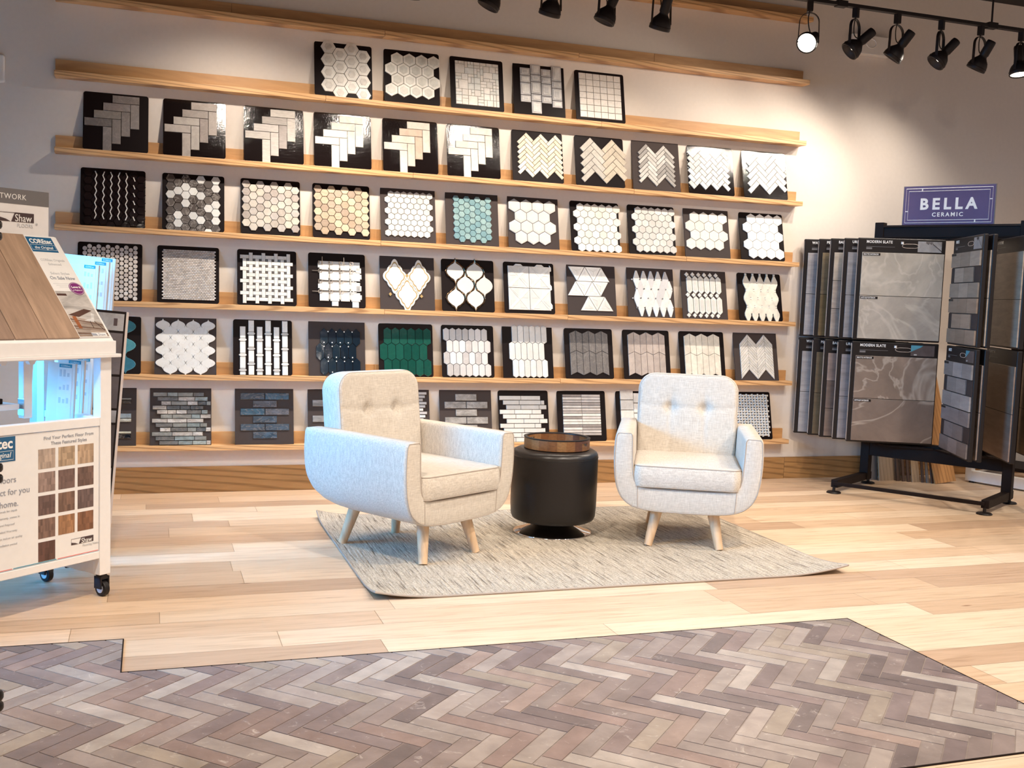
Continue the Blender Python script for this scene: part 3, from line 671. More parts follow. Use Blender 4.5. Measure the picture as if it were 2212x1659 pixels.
SP = {2: [(K_, 1, 'stone', f_A1, 'pale inset hexagon tiles rising above its edge', 'leftmost on the top occupied ledge'),
          (K_, 1, 'stone', f_A2, 'four rows of large pale hexagons with oval insets', 'top occupied ledge'),
          (K_, 1, 'stone', f_A3, 'a patchwork of small and large cream squares', 'middle of the top occupied ledge'),
          (K_, 0, 'stone', f_A4, 'grey framed rectangles in four staggered columns', 'top occupied ledge'),
          (K_, 1, 'marble', f_A5, 'a plain grid of cream square tiles', 'right end of the top occupied ledge')],
      3: [(K_, 1, 'stone', f_B([(.19, .16, .15), (.24, .20, .19), (.23, .20, .18), (.15, .13, .125), (.24, .21, .2), (.21, .18, .17), (.22, .19, .18), (.23, .20, .19)]), 'dark grey staggered plank tiles', 'left end of its ledge'),
          (G_, 1, 'stone', f_B([(.32, .27, .24), (.26, .215, .19), (.35, .31, .28), (.38, .33, .30), (.33, .28, .25), (.25, .20, .18), (.36, .32, .29), (.36, .31, .28)]), 'warm grey staggered plank tiles', 'second from left on its ledge'),
          (G_, 1, 'woodtile', f_B([(.50, .46, .42), (.34, .305, .28), (.46, .42, .39), (.43, .39, .355), (.48, .44, .40), (.30, .26, .24), (.44, .40, .37), (.47, .43, .39)]), 'striped grey wood look staggered tiles', 'between warm grey and white ones'),
          (G_, 1, 'stone', f_B([(.66, .62, .56), (.63, .585, .53), (.66, .62, .56), (.70, .66, .60), (.66, .62, .56), (.60, .56, .51), (.66, .61, .55), (.68, .64, .58)]), 'off white staggered plank tiles', 'under the raised hexagon board'),
          (G_, 1, 'stone', f_B([(.62, .56, .49), (.52, .40, .31), (.66, .60, .52), (.64, .58, .52), (.64, .575, .50), (.56, .42, .32), (.62, .54, .46), (.66, .60, .54)]), 'cream staggered tiles with two tan pieces', 'on the staggered plank ledge'),
          (G_, 1, 'stone', f_B([(.62, .57, .52), (.66, .61, .56), (.62, .57, .51), (.66, .60, .54), (.62, .56, .50), (.64, .59, .53), (.66, .61, .55), (.68, .63, .57)]), 'ivory staggered plank tiles', 'directly left of the yellow cream zigzag mosaic'),
          (K_, 1, 'stone', f_B7, 'small yellow cream herringbone tiles in three zigzags', 'middle of its ledge'),
          (K_, 1, 'gloss', f_B8, 'shiny herringbone tiles, grey left half and taupe right half', 'fourth from right'),
          (D_, 0, 'gloss', f_B9, 'thin white and grey streaked herringbone strips', 'charcoal backed, third from right'),
          (G_, 1, 'stone', f_B10, 'short white marble herringbone in three zigzags', 'second from right on its ledge'),
          (G_, 1, 'stone', f_B11, 'plain white herringbone in two zigzags', 'right end of its ledge')],
      4: [(K_, 1, 'gloss', f_C1, 'black hexagons with silver zigzag lines', 'left end of its ledge'),
          (K_, 1, 'marble', f_C2, 'mixed dark brown and white marble hexagons', 'second from left on its ledge'),
          (K_, 1, 'stone', f_C3, 'grey beige stone hexagons', 'left of the tan hexagon board'),
          (K_, 1, 'woodtile', f_C4, 'tan wood toned hexagons', 'left of the white and blue hexagon boards'),
          (D_, 0, 'marble', f_C5, 'small white hexagons on a charcoal board', 'left of the blue hexagon board'),
          (D_, 0, 'gloss', f_C6, 'pale blue hexagons', 'middle of the hexagon ledge'),
          (D_, 0, 'marble', f_C7, 'large white hexagons with grey outline frames', 'right of the blue hexagon board'),
          (K_, 1, 'marble', f_C8, 'cream white marble hexagons with one gold vein', 'fourth from right on its ledge'),
          (K_, 1, 'marble', f_C9, 'white marble hexagons with grey joints', 'third from right on its ledge'),
          (D_, 0, 'marble', f_C10, 'large marble hexagons above an empty charcoal strip', 'second from right on its ledge'),
          (K_, 1, 'plain', f_C11, 'plain bright white hexagons', 'right end of its ledge')],
      5: [(K_, 1, 'stone', f_D1, 'round penny tiles', 'partly hidden by the blue lit panels'),
          (K_, 1, 'stone', f_D2, 'tiny beige brick tiles', 'right of the penny tile board'),
          (K_, 1, 'marble', f_D3, 'white basketweave with small dark dots', 'third from left on its ledge'),
          (K_, 1, 'plain', f_D4, 'white squares crossed by steel inlay lines', 'right of the basketweave board'),
          (D_, 0, 'marble', f_D5, 'three scalloped white diamonds with gold outlines', 'above the green tile board'),
          (K_, 1, 'plain', f_D6, 'white lanterns edged in bronze', 'right of the gold outlined diamonds'),
          (K_, 1, 'marble', f_D7, 'white bars and grey triangles', 'right of the bronze edged lanterns'),
          (D_, 0, 'marble', f_D8, 'pale triangles on a charcoal board', 'fourth from right on its ledge'),
          (D_, 0, 'marble', f_D9, 'pointed marble lozenges with small dark squares', 'third from right on its ledge'),
          (D_, 0, 'marble', f_D10, 'white pickets and small diamonds', 'second from right on its ledge'),
          (K_, 1, 'stone', f_D11, 'long cream octagons with tiny squares', 'right end of its ledge')],
      6: [(K_, 1, 'gloss', f_E1, 'glossy teal lantern tiles', 'mostly hidden by the leaning brochure panel'),
          (D_, 0, 'marble', f_E2, 'white arabesque lantern tiles', 'right of the teal lantern board'),
          (K_, 1, 'marble', f_E3, 'white upright rectangles joined by grey marble bars', 'right of the white arabesque board'),
          (D_, 0, 'gloss', f_E4, 'glossy navy pickets with pearly dots', 'behind the left armchair'),
          (K_, 1, 'gloss', f_E5, 'glossy emerald green pickets', 'above the left armchair'),
          (K_, 1, 'marble', f_E6, 'mottled grey marble pickets', 'right of the green picket board'),
          (K_, 0, 'marble', f_E7, 'slim white pickets rising above the board edge', 'above the wooden tray'),
          (K_, 1, 'stone', f_E8, 'dark grey slanted pickets with pale joints', 'fourth from right on its ledge'),
          (K_, 1, 'stone', f_E9, 'taupe slanted pickets', 'behind the right armchair, left of the cream one'),
          (K_, 1, 'stone', f_E10, 'cream slanted pickets', 'behind the right armchair'),
          (D_, 0, 'stone', f_E11, 'whitewashed chevron strips', 'right end of its ledge')],
      7: [(D_, 0, 'glassy', f_F1, 'separate black, blue and cream glass strips', 'cut off by the leaning panel'),
          (D_, 0, 'glassy', f_F2, 'many thin swirled green grey glass strips', 'left of the blue glass bricks'),
          (D_, 0, 'glassy', f_F3, 'smoky blue glass bricks', 'left of the left armchair'),
          (D_, 0, 'glassy', f_F4, 'grey mirrored glass pieces', 'mostly behind the left armchair back, at its left'),
          (D_, 0, 'gloss', f_F5, 'ridged silver grey strips', 'mostly behind the left armchair back, at its right'),
          (D_, 0, 'glassy', f_F6, 'taupe grey glass bricks', 'above the right arm of the left armchair'),
          (K_, 1, 'marble', f_F7, 'white marble strips of uneven length', 'behind the wooden tray'),
          (K_, 1, 'stone', f_F8, 'thin grey and white horizontal bars', 'between the tray and right armchair'),
          (K_, 1, 'stone', f_F9, 'plain white rectangles', 'mostly hidden by the left of the right armchair'),
          None,
          (K_, 1, 'marble', f_F11, 'raised white woven tiles', 'right end of the lowest ledge, beside the armchair')]}
mk('plain', attrmat('tile_plain', .3, 0, mott=.02))
ROWN = {2: 'third ledge from top', 3: 'fourth ledge', 4: 'hexagon ledge', 5: 'sixth ledge', 6: 'seventh ledge', 7: 'lowest ledge'}
LEAN = R(13.4)
for rw, xs in BX.items():
    for i, x in enumerate(xs):
        sp = SP[rw][i]
        if sp is None: continue
        bm_, rnd_, tm, fn, what, where = sp
        rr = random.Random(rw*100+i)
        t = thing('mosaic_sample_board', 'board of '+what+', '+where, 'tile sample board', (x+K/2, -.0755, ZS[rw]+.0012), (-LEAN, 0, R(rr.uniform(-.5, .5))), 'mosaic sample boards on the oak ledges')
        MB().plate(rrect(-K/2, 0, K/2, BH, .013 if rnd_ else .001), .0055, 0).build('backing_board', bm_, t)
        s = Sheet(rr); fn(s); s.build('mosaic_sheet', tm, t, loc=(0, -.0001, 0))
        for x_, nm, mt, lb in s.extra: o = x_.build(nm, mt, t, loc=(0, -.0001, 0)); o['label'] = lb

# ------------------------------------------------------------------ rug with lifted corners
RX0, RX1, RY0, RY1 = .826, 2.968, -2.330, -.795
mb = MB(); nx, ny = 72, 54; top = []; bot = []
def lift(u, v):
    z = 0
    for cx, cy, h, rr_ in ((0, 0, .030, .14), (1, 0, .034, .17), (0, 1, .030, .12), (1, 1, .02, .12)):
        d = math.hypot((u-cx)*2.142, (v-cy)*1.535); z += h*max(0, 1-d/(rr_*2))**2
    return z
for j in range(ny+1):
    for i in range(nx+1):
        u, v = i/nx, j/ny; x = RX0+(RX1-RX0)*u; y = RY0+(RY1-RY0)*v; top.append((x, y, .0085+lift(u, v)))
bot = [(x, y, z-.0075) for x, y, z in top]; n = len(top)
ix = lambda i, j: j*(nx+1)+i
fs = [(ix(i, j), ix(i+1, j), ix(i+1, j+1), ix(i, j+1)) for j in range(ny) for i in range(nx)]
fs += [tuple(n+k for k in f)[::-1] for f in fs]
rim = [ix(i, 0) for i in range(nx)]+[ix(nx, j) for j in range(ny)]+[ix(i, ny) for i in range(nx, 0, -1)]+[ix(0, j) for j in range(ny, 0, -1)]
for a, b_ in zip(rim, rim[1:]+rim[:1]): fs.append((a, n+a, n+b_, b_))
mb.add(top+bot, fs); rug = mb.build('area_rug', 'rug', smooth=False)
tag(rug, 'pale striped woven area rug with curled corners under the armchairs', 'rug')
mb = MB(); mb.path([(top[k][0], top[k][1], top[k][2]-.003) for k in rim], .0048, 6, True)
mb.build('rug_binding', 'seam', rug)

# ------------------------------------------------------------------ armchairs
def puff(w, h, T, s0, ex, bulge, tufts=(), seams=(), Rc=.06, n=56, flat_back=.5):
    """soft cushion in x (width) and z (height); front face toward -y"""
    hx, hz = w/2, h/2; vs_ = []; rr_ = s0
    def plan(u, v, ex_=0):
        x, z = u*hx, v*hz; cx = max(-(hx-Rc), min(hx-Rc, x)); cz = max(-(hz-Rc), min(hz-Rc, z)); dx, dz = x-cx, z-cz
        m_ = max(abs(dx), abs(dz)); l = math.hypot(dx, dz)
        if l > 1e-9:
            q = (m_+ex_)/l; return cx+dx*q, cz+dz*q
        return (x, z)
    def g(i):
        t = 2*i/n-1; return math.copysign(1-(1-abs(t))**1.5, t)
    for side in (-1, 1):
        for j in range(n+1):
            for i in range(n+1):
                u, v = g(i), g(j); x, z = plan(u, v)
                em = min(hx*(1-abs(u)), hz*(1-abs(v))); t = T if em > rr_ else T-rr_+math.sqrt(max(0, rr_*rr_-(rr_-em)**2))
                bl = bulge*(1-u*u)*(1-v*v)*(1 if side < 0 else flat_back); d = 0
                if side < 0:
                    for tx, tz, dp, rd in tufts: q = ((x-tx)**2+(z-tz)**2)/(rd*rd); d += dp*math.exp(-q)+dp*.45*math.exp(-math.sqrt(q)*.8)
                    for (ax, az, bx, bz, dp) in seams:
                        L2 = (bx-ax)**2+(bz-az)**2; k = max(0, min(1, ((x-ax)*(bx-ax)+(z-az)*(bz-az))/L2)); dd = math.hypot(x-ax-k*(bx-ax), z-az-k*(bz-az)); d += dp*math.exp(-(dd/.007)**2)+dp*.5*math.exp(-dd/.03)
                    d = min(d, T*.6)*min(1, em/.02)
                vs_.append((x, side*(t+bl-d), z))
    m_ = (n+1)**2; fs = []
    k = lambda i, j: j*(n+1)+i
    for j in range(n):
        for i in range(n):
            fs.append((k(i, j), k(i+1, j), k(i+1, j+1), k(i, j+1))); fs.append((m_+k(i, j+1), m_+k(i+1, j+1), m_+k(i+1, j), m_+k(i, j)))
    rim_ = [k(i, 0) for i in range(n)]+[k(n, j) for j in range(n)]+[k(i, n) for i in range(n, 0, -1)]+[k(0, j) for j in range(n, 0, -1)]
    prev = rim_; nr = 6; uv = [(g(a % (n+1)), g(a//(n+1))) for a in rim_]
    for q in range(1, nr):
        f_ = q/nr; row_ = []
        for (u, v) in uv:
            x, z = plan(u, v, ex*math.sin(math.pi*f_)); row_.append(len(vs_)); vs_.append((x, -(T-rr_)+2*(T-rr_)*f_, z))
        for a in range(len(prev)): b_ = (a+1) % len(prev); fs.append((prev[a], row_[a], row_[b_], prev[b_]))
        prev = row_
    last = [m_+a for a in rim_]
    for a in range(len(prev)): b_ = (a+1) % len(prev); fs.append((prev[a], last[a], last[b_], prev[b_]))
    o = MB(); o.add(vs_, fs); return o
def smooth_poly(pts, it=2):
    for _ in range(it):
        q = [pts[0]]
        for a, b_ in zip(pts, pts[1:]): q += [(a[0]*.75+b_[0]*.25, a[1]*.75+b_[1]*.25), (a[0]*.25+b_[0]*.75, a[1]*.25+b_[1]*.75)]
        pts = q+[pts[-1]]
    return pts
def armchair(label, loc, rz):
    t = thing('armchair', label, 'armchair', loc, (0, 0, rz), 'matching linen armchairs')
    half = [(.0, .172), (.13, .173), (.215, .181), (.272, .200), (.315, .240), (.340, .305), (.350, .40), (.350, .48), (.346, .537), (.338, .549)]
    inn = [(.0, .292), (.17, .293), (.222, .300), (.248, .330), (.254, .40), (.257, .50), (.258, .539), (.266, .550)]
    def resamp(p, m_):
        p = smooth_poly(p, 2); d_ = [0]
        for a, b_ in zip(p, p[1:]): d_.append(d_[-1]+math.hypot(b_[0]-a[0], b_[1]-a[1]))
        out = []
        for i in range(m_+1):
            q = d_[-1]*i/m_; k = max(0, min(len(p)-2, sum(1 for v_ in d_ if v_ <= q)-1)); f_ = (q-d_[k])/((d_[k+1]-d_[k]) or 1)
            out.append((p[k][0]+(p[k+1][0]-p[k][0])*f_, p[k][1]+(p[k+1][1]-p[k][1])*f_))
        return out
    m_ = 34; ho, hi = resamp(half, m_), resamp(inn, m_)
    O_ = [(-x, z) for x, z in ho[:0:-1]]+ho; I_ = [(-x, z) for x, z in hi[:0:-1]]+hi; k_ = len(O_); n = 2*k_
    def ringat(ins):
        o1, i1 = [], []
        for p, q in zip(O_, I_):
            dx, dz = q[0]-p[0], q[1]-p[1]; l = math.hypot(dx, dz); f_ = min(.45, ins/l)
            o1.append((p[0]+dx*f_, p[1]+dz*f_)); i1.append((q[0]-dx*f_, q[1]-dz*f_))
        o1[0] = (o1[0][0], o1[0][1]-ins*.5); o1[-1] = (o1[-1][0], o1[-1][1]-ins*.5); i1[0] = (i1[0][0], i1[0][1]-ins*.5); i1[-1] = (i1[-1][0], i1[-1][1]-ins*.5)
        return o1+i1[::-1]
    poly = ringat(0); mb = MB(); vs_ = []; sl = [(-.327, .014, 1), (-.3245, .006, 1), (-.318, .001, 1), (-.307, 0, 1), (-.1, 0, 1), (.1, 0, 1), (.2, 0, .985), (.27, 0, .95), (.315, 0, .89), (.338, .004, .83), (.348, .014, .78)]
    for yy, ins, k in sl:
        for x, z in ringat(ins):
            if z < .535: z = .552-(.552-z)*k
            vs_.append((x, yy, z))
    fs = []
    for e in (0, len(sl)-1):
        for i in range(k_-1):
            f_ = (e*n+i, e*n+i+1, e*n+n-2-i, e*n+n-1-i); fs.append(f_ if e == 0 else f_[::-1])
    for s_ in range(len(sl)-1):
        for i in range(n): fs.append((s_*n+i, (s_+1)*n+i, (s_+1)*n+(i+1) % n, s_*n+(i+1) % n))
    mb.add(vs_, fs); fr = mb.build('frame', 'fabric', t, smooth=True)
    mb = MB(); po = ringat(.0065); mb.path([(x, -.3255, z) for x, z in po], .0024, 6, True)
    for sx in (-1, 1): mb.path([(sx*.232, -.3272, .297), (sx*.230, -.3275, .24), (sx*.226, -.3272, .189)], .0018, 6)
    mb.build('piping', 'seam', fr)
    mb = MB(); mb.box((-.262, .27, .30), (.262, .342, .545)); mb.box((-.24, -.30, .20), (.24, .30, .289))
    mb.build('inner_frame', 'fabric', t, bevel=.02, seg=3)
    # backrest cushion
    tf = ((-.088, .075, .030, .022), (.088, .075, .030, .022))
    sm = ((-.088, .075, .088, .075, .006), (-.088, .075, -.26, .085, .006), (.088, .075, .26, .085, .006), (-.088, -.28, -.088, .075, .004), (.088, -.28, .088, .075, .004), (-.088, .075, -.083, .14, .004), (.088, .075, .083, .14, .004), (-.083, .14, -.083, .30, .0008), (.083, .14, .083, .30, .0008))
    bk = puff(.510, .50, .066, .022, .004, .016, tf, sm, .085)
    bo = bk.build('backrest', 'fabric', t, smooth=True, loc=(0, .258, .548), rot=(R(-7), 0, 0))
    mb = MB(); q = rrect(-.249, -.244, .249, .244, .080, 8); mb.path([(x, -.0585, z) for x, z in q], .0020, 6, True); mb.build('piping', 'seam', bo)
    # seat cushion, lying flat: cushion z becomes chair y
    st = puff(.506, .545, .054, .016, .005, .012, (), ((-.085, -.28, -.085, .28, .002), (.085, -.28, .085, .28, .002), (-.25, .02, .25, .02, .002)), .045)
    so = st.build('seat_cushion', 'fabric', t, smooth=True, loc=(0, -.070, .347), rot=(R(-90), 0, 0))
    mb = MB(); q = rrect(-.2500, -.2695, .2500, .2695, .042, 8); mb.path([(x, -.0495, z) for x, z in q], .0026, 6, True); mb.path([(x, .0485, z) for x, z in q], .0022, 6, True); mb.build('piping', 'seam', so)
    for sx in (-1, 1):
        for sy in (-1, 1):
            mb = MB(); mb.tube((sx*.128, sy*.215, .20), (sx*.170, sy*.266, .0), .030, .0195, 28); mb.build('leg', 'legwood', t, smooth=False, bevel=.002)
    return t
armchair('beige linen armchair turned sideways, its outer side facing left, left of the ottoman', (1.138, -1.543, .0085), R(31))
armchair('beige linen armchair facing the viewer, right of the black ottoman', (2.555, -1.540, .0085), R(-26.8))

# ------------------------------------------------------------------ ottoman and tray
t = thing('round_ottoman', 'round black leather ottoman on a chrome trumpet base between the armchairs', 'ottoman', (1.926, -1.340, .0085))
mb = MB(); mb.lathe([(.196, .0), (.198, .004), (.193, .0075), (.158, .016), (.112, .034), (.072, .056), (.050, .074), (.045, .095)], 72); mb.build('pedestal_base', 'chrome', t, smooth=True)
mb = MB(); mb.lathe([(.150, .066), (.190, .068), (.205, .076), (.212, .092), (.2155, .14), (.2165, .25), (.216, .385), (.214, .392)], 72); mb.build('drum', 'leather', t, smooth=True)
mb = MB(); mb.lathe([(.212, .386), (.2155, .390), (.2150, .400), (.208, .413), (.192, .422), (.150, .4265), (.05, .428)], 72); mb.build('seat_pad', 'leathertop', t, smooth=True)
mb = MB(); mb.lathe([(.2135, .386), (.2178, .3885), (.2135, .391), (.210, .3885)], 72, ring=True); mb.build('welt_seam', 'leather', t, smooth=True)
t = thing('wooden_tray', 'round brown wooden tray made of blocks, resting on the black ottoman', 'tray', (1.931, -1.346, .4375), (0, 0, R(20)))
MB().lathe([(.158, .0), (.160, .001), (.160, .010), (.158, .011)], 64).build('tray_bottom', 'tray', t)
rr = random.Random(9); n = 22
mb = MB(); a0 = 0
for i in range(n):
    a1 = a0+2*math.pi/n; k = 5; vs_ = []; ztop = .052+rr.uniform(-.0015, .0015); z0 = 0.0
    if i in (6, 17): segs = ((0, .020), (.036, ztop))
    else: segs = ((0, ztop),)
    for zl, zh in segs:
        vs_ = []
        for j in range(k+1):
            a = a0+(a1-a0)*(j/k)*.995
            for r_, z in ((.164, zl), (.164, zh), (.151, zh), (.151, zl)): vs_.append((r_*math.cos(a), r_*math.sin(a), z))
        fs = [(0, 1, 2, 3), tuple(4*k+q for q in (3, 2, 1, 0))]
        for j in range(k):
            for q in range(4): fs.append((4*j+q, 4*(j+1)+q, 4*(j+1)+(q+1) % 4, 4*j+(q+1) % 4))
        c = rr.choice([(.20, .08, .026), (.29, .14, .05), (.13, .048, .018), (.24, .105, .036), (.33, .175, .075)]); mb.add(vs_, fs, c)
    a0 = a1
mk('trayblock', attrmat('tray_block', .42, 0, mott=.25, stretch=(3, 3, 8), sc=18))
mb.build('tray_rim', 'trayblock', t)
MB().lathe([(.1655, .050), (.1665, .0545), (.158, .0565), (.150, .0545), (.149, .050)], 64, ring=True).build('bark_edge', 'rubber', t)

# ------------------------------------------------------------------ track lighting in front of the wall
TY = -.77; TZ = 2.955
t = thing('lighting_track', 'long black lighting track hung below the ceiling in front of the wall', 'track')
MB().box((-.6, TY-.018, TZ), (6.0, TY+.018, TZ+.020)).build('rail', 'lampblack', t, bevel=.002)
for x in (.9, 3.84, 4.945):
    MB().tube((x, TY, TZ+.02), (x, TY, 3.38), .006, n=12).build('hanging_rod', 'lampblack', t)
    MB().box((x-.035, TY-.022, TZ-.006), (x+.035, TY+.022, TZ+.030)).build('joint_block', 'lampblack', t, bevel=.003)
def head(x, yawd, aim, label, lit, power=0, size=70, target=None, zl=.004):
    t = thing('track_lamp', label, 'track lamp', (x, TY, TZ), (0, 0, R(yawd)), 'black track lamps on the rail')
    MB().box((-.016, -.016, -.055), (.016, .016, .004)).build('adapter', 'lampblack', t, bevel=.002)
    pts = []
    for k in range(17): a = R(180-k*180/16); pts.append((.056*math.cos(a), 0, -.115+.052*math.sin(a)))
    pts = [(-.060, 0, -.235)]+[(-.058, 0, -.17)]+pts+[(.058, 0, -.17), (.060, 0, -.235)]
    MB().path(pts, (.0085, .0016), flat=(0, 1, 0)).build('yoke', 'lampblack', t)
    # lamp body built along +Z (open mouth at +Z) and turned toward aim
    a = Vector(aim).normalized(); q = a.to_track_quat('Z', 'Y').to_euler()
    lb = MB().lathe([(.020, -.150), (.026, -.148), (.028, -.135), (.028, -.060), (.024, -.052), (.026, -.044), (.034, -.034), (.048, -.018), (.056, .0), (.0595, .018), (.0605, .036), (.0565, .040), (.052, .030), (.045, .010), (.02, .004)], 40).build('lamp_body', 'lampblack', t, smooth=True, loc=(0, 0, -.228), rot=q)
    MB().lathe([(.0600, .0165), (.0616, .018), (.0600, .0195), (.058, .018)], 40, ring=True).build('trim_ring', 'black', lb)
    MB().lathe([(.001, zl), (.030, zl+.0005), (.042, zl+.002)] if zl < .02 else [(.001, zl), (.030, zl+.0005), (.050, zl+.002), (.0535, zl+.006)], 40).build('lens', 'lens', lb)
    qm = q.to_matrix(); back = qm @ Vector((0, 0, -.148)); sx = .03 if back.x > 0 else -.03
    MB().path(smooth3([(0, 0, -.05), (sx*-.3, .004, -.10), (sx*.2, .006, -.17), (back.x*.6, back.y*.6, -.19+back.z*.1), (back.x, back.y, -.228+back.z)]), .0032, 6).build('cord', 'lampblack', t)
    if power:
        Rz = Matrix.Rotation(R(yawd), 3, 'Z'); aw = Rz @ a; p = Vector((x, TY, TZ-.228))+aw*.05
        spot('lamp_light', p, p+aw if target is None else target, power, size, 1.0, WARM, .022)
    return t
def smooth3(p, it=2):
    p = [Vector(q) for q in p]
    for _ in range(it):
        q = [p[0]]
        for a, b_ in zip(p, p[1:]): q += [a*.75+b_*.25, a*.25+b_*.75]
        p = q+[p[-1]]
    return p
WP = 38
for x, yd, aim, lb, pw in ((.47, 10, (.05, .45, -1), 'black track lamp above the left end of the ledges', 1), (.85, 10, (.05, .30, -1), 'second black track lamp from the left end of the rail', 1), (1.25, 0, (.02, .44, -1), 'black track lamp just above the picture, left of the visible ones', 1),
        (1.683, 25, (-.35, .34, -1), 'leftmost visible track lamp, only its lower bell in view', 1), (2.021, 8, (-.05, .45, -1), 'second visible track lamp from the left, its bell hanging straight down', 1),
        (2.345, 20, (-.28, .30, -1), 'third visible track lamp from the left, with its bell tilted to the left', 1), (2.676, 5, (-.06, .42, -1), 'fourth visible track lamp from the left, above the cream square board', 1),
        (3.630, -22, (-.42, -.80, -.42), 'brightly lit track lamp facing the viewer, over the right end of the top ledge', 2), (3.946, 28, (-.62, .62, -.8), 'black track lamp right of the bright one, its tail pointing up to the right', 1),
        (4.244, 12, (-.34, .55, -.9), 'third track lamp in the right group, with a round hood', 1), (4.568, 32, (-.5, .62, -.9), 'fourth track lamp in the right group, in a half turned yoke', 1),
        (4.867, 14, (-.18, .5, -1), 'track lamp right below the hanging rod', 1), (5.185, 20, (-.08, -.15, -1), 'lit track lamp cut off by the right edge of the picture', 3)):
    p = (x, TY, 2.72)
    if pw == 1: head(x, yd, aim, lb, 1, WP*(1.15 if aim[1] > .4 else 1.5), 122 if aim[1] > .4 else 84)
    elif pw == 2: head(x, yd, aim, lb, 1, 60, 60, zl=.026)
    else: head(x, yd, aim, lb, 1, 50, 100, zl=.026)

# ------------------------------------------------------------------ small wall fittings
t = thing('wall_strobe', 'white wall mounted alarm unit high on the wall, cut off by the left edge', 'wall alarm', (-.785, 0, 2.28))
MB().box((-.055, -.030, -.085), (.055, 0, .062)).build('housing', 'plastic', t, bevel=.012, seg=3)
MB().box((-.030, -.040, -.05), (.028, -.030, .03)).build('lens', 'chrome', t, bevel=.006, seg=2)
t = thing('emergency_light', 'small white emergency light unit on the upper wall behind the track lamps', 'emergency light', (4.60, 0, 2.97))
MB().box((-.15, -.05, -.075), (.16, 0, .055)).build('housing', 'plastic', t, bevel=.006)
MB().path([(-.04*math.cos(R(a)), -.052, .03*math.sin(R(a))-.0) for a in range(0, 360, 20)], .003, 6, True).build('socket', 'plastic', t)

# ------------------------------------------------------------------ rolling sample display on the left
DR = math.atan2(.654, .756)
DP = (-.135, -2.05, 0)
FR_ = Matrix.Rotation(DR, 4, 'Z'); 
t = thing('rolling_sample_stand', 'white rolling flooring sample stand with a sloped top and printed front, at the left edge', 'display stand', DP, (0, 0, DR))
# local axes: x runs right along the printed front, -x = left; y back; z up
W0, DPT = -.80, .37
def bx(nm, a, b_, mt, par=None, bev=.002): return MB().box(a, b_).build(nm, mt, par or t, bevel=bev)
for nm, x0 in (('post', -.048), ('post', W0)):
    bx(nm, (x0, 0, .085), (x0+.048, .042, .915), 'white'); bx(nm, (x0, DPT-.042, .085), (x0+.048, DPT, 1.52 if x0 > -.1 and 0 else .915), 'white')
bx('front_rail', (W0+.048, .002, .650), (-.048, .040, .682), 'white'); bx('bottom_rail', (W0+.048, .002, .150), (-.048, .040, .178), 'white')
bx('side_rail', (-.046, .042, .085), (-.006, DPT-.042, .155), 'white'); bx('side_rail', (-.046, .042, .205), (-.020, DPT-.042, .225), 'white'); bx('back_rail', (W0+.048, DPT-.04, .150), (-.048, DPT-.002, .20), 'white'); bx('side_rail', (W0+.002, .042, .085), (W0+.046, DPT-.042, .155), 'white')
bx('side_rail', (-.046, .042, .655), (-.006, DPT-.042, .68), 'white')
bx('shelf_floor', (W0+.048, .04, .18), (-.048, DPT-.04, .19), 'white')
# printed panel
pp = MB().box((W0+.05, .006, .180), (-.050, .016, .648)).build('printed_panel', 'print', t)
x0s = [-.303, -.222, -.1415]; zr = [.588, .505, .422, .339, .256]
sc = [[(.50, .38, .30), (.52, .37, .24), (.54, .37, .24)], [(.36, .25, .21), (.20, .12, .10), (.19, .11, .085)], [(.17, .10, .085), (.24, .135, .095), (.17, .11, .10)], [(.24, .14, .105), (.42, .21, .10), (.25, .11, .055)], [(.13, .06, .045)]]
for r_, z in enumerate(zr):
    for c_, cc in enumerate(sc[r_]):
        mb = MB(); w_ = .068; h_ = .070; rr = random.Random(r_*5+c_)
        for k in range(8):
            for l_ in range(3): mb.box((x0s[c_]+w_*k/8, .0052, z-h_+h_*l_/3), (x0s[c_]+w_*(k+1)/8, .0062, z-h_+h_*(l_+1)/3), (lambda k_: tuple(q*k_ for q in cc))(rr.uniform(.78, 1.25)))
        mb.build('floor_swatch', 'swatch', pp)
def dt(s, size, mat, x, z, al='CENTER', sx=1, y=.0050, par=None, ext=.0004, off=0, sp=1.0, shear=0): return text(s, size, mat, par or pp, (x, y, z), align=al, sx=sx, ext=ext, off=off, space=sp, shear=shear)
dt('Find Your Perfect Floor From', .0168, 'greytext', -.178, .620, sp=1.02); dt('These Featured Styles', .0168, 'greytext', -.178, .600)
bx('logo_plate', (-.60, .0045, .560), (-.392, .006, .645), 'blue', pp, 0); dt('COREtec', .050, 'whitetext', -.402, .606, 'RIGHT', y=.0042, off=.0012, sx=.9); dt('the Original', .026, 'whitetext', -.410, .574, 'RIGHT', y=.0042, shear=.25, sx=.95)
mb = MB(); mb.path([(-.592, .0042, .566), (-.400, .0042, .566), (-.400, .0042, .596), (-.592, .0042, .596)], .0008, 4, True); mb.build('logo_outline', 'whitetext', pp)
for i, s_ in enumerate(('waterproof,', 'homes.')): dt(s_, .011, 'lighttext', -.438, .548-i*.015, 'RIGHT')
for i, s_ in enumerate(('beautiful floors', 'are perfect for you', 'and your home.')): dt(s_, .030, 'greytext', (-.388, -.336, -.380)[i], .486-i*.042, 'RIGHT', sx=.95)
for i, s_ in enumerate(('Quieter levels for depth', 'our warranty, comes in', 'Kid and Petproof', 'Limited Warranty', 'for indoor air quality', 'installation period')): dt(s_, .0105, 'lighttext', -.385+(.03, .04, .02, .03, .05, .03)[i]-.03, .385-i*.0235, 'RIGHT')
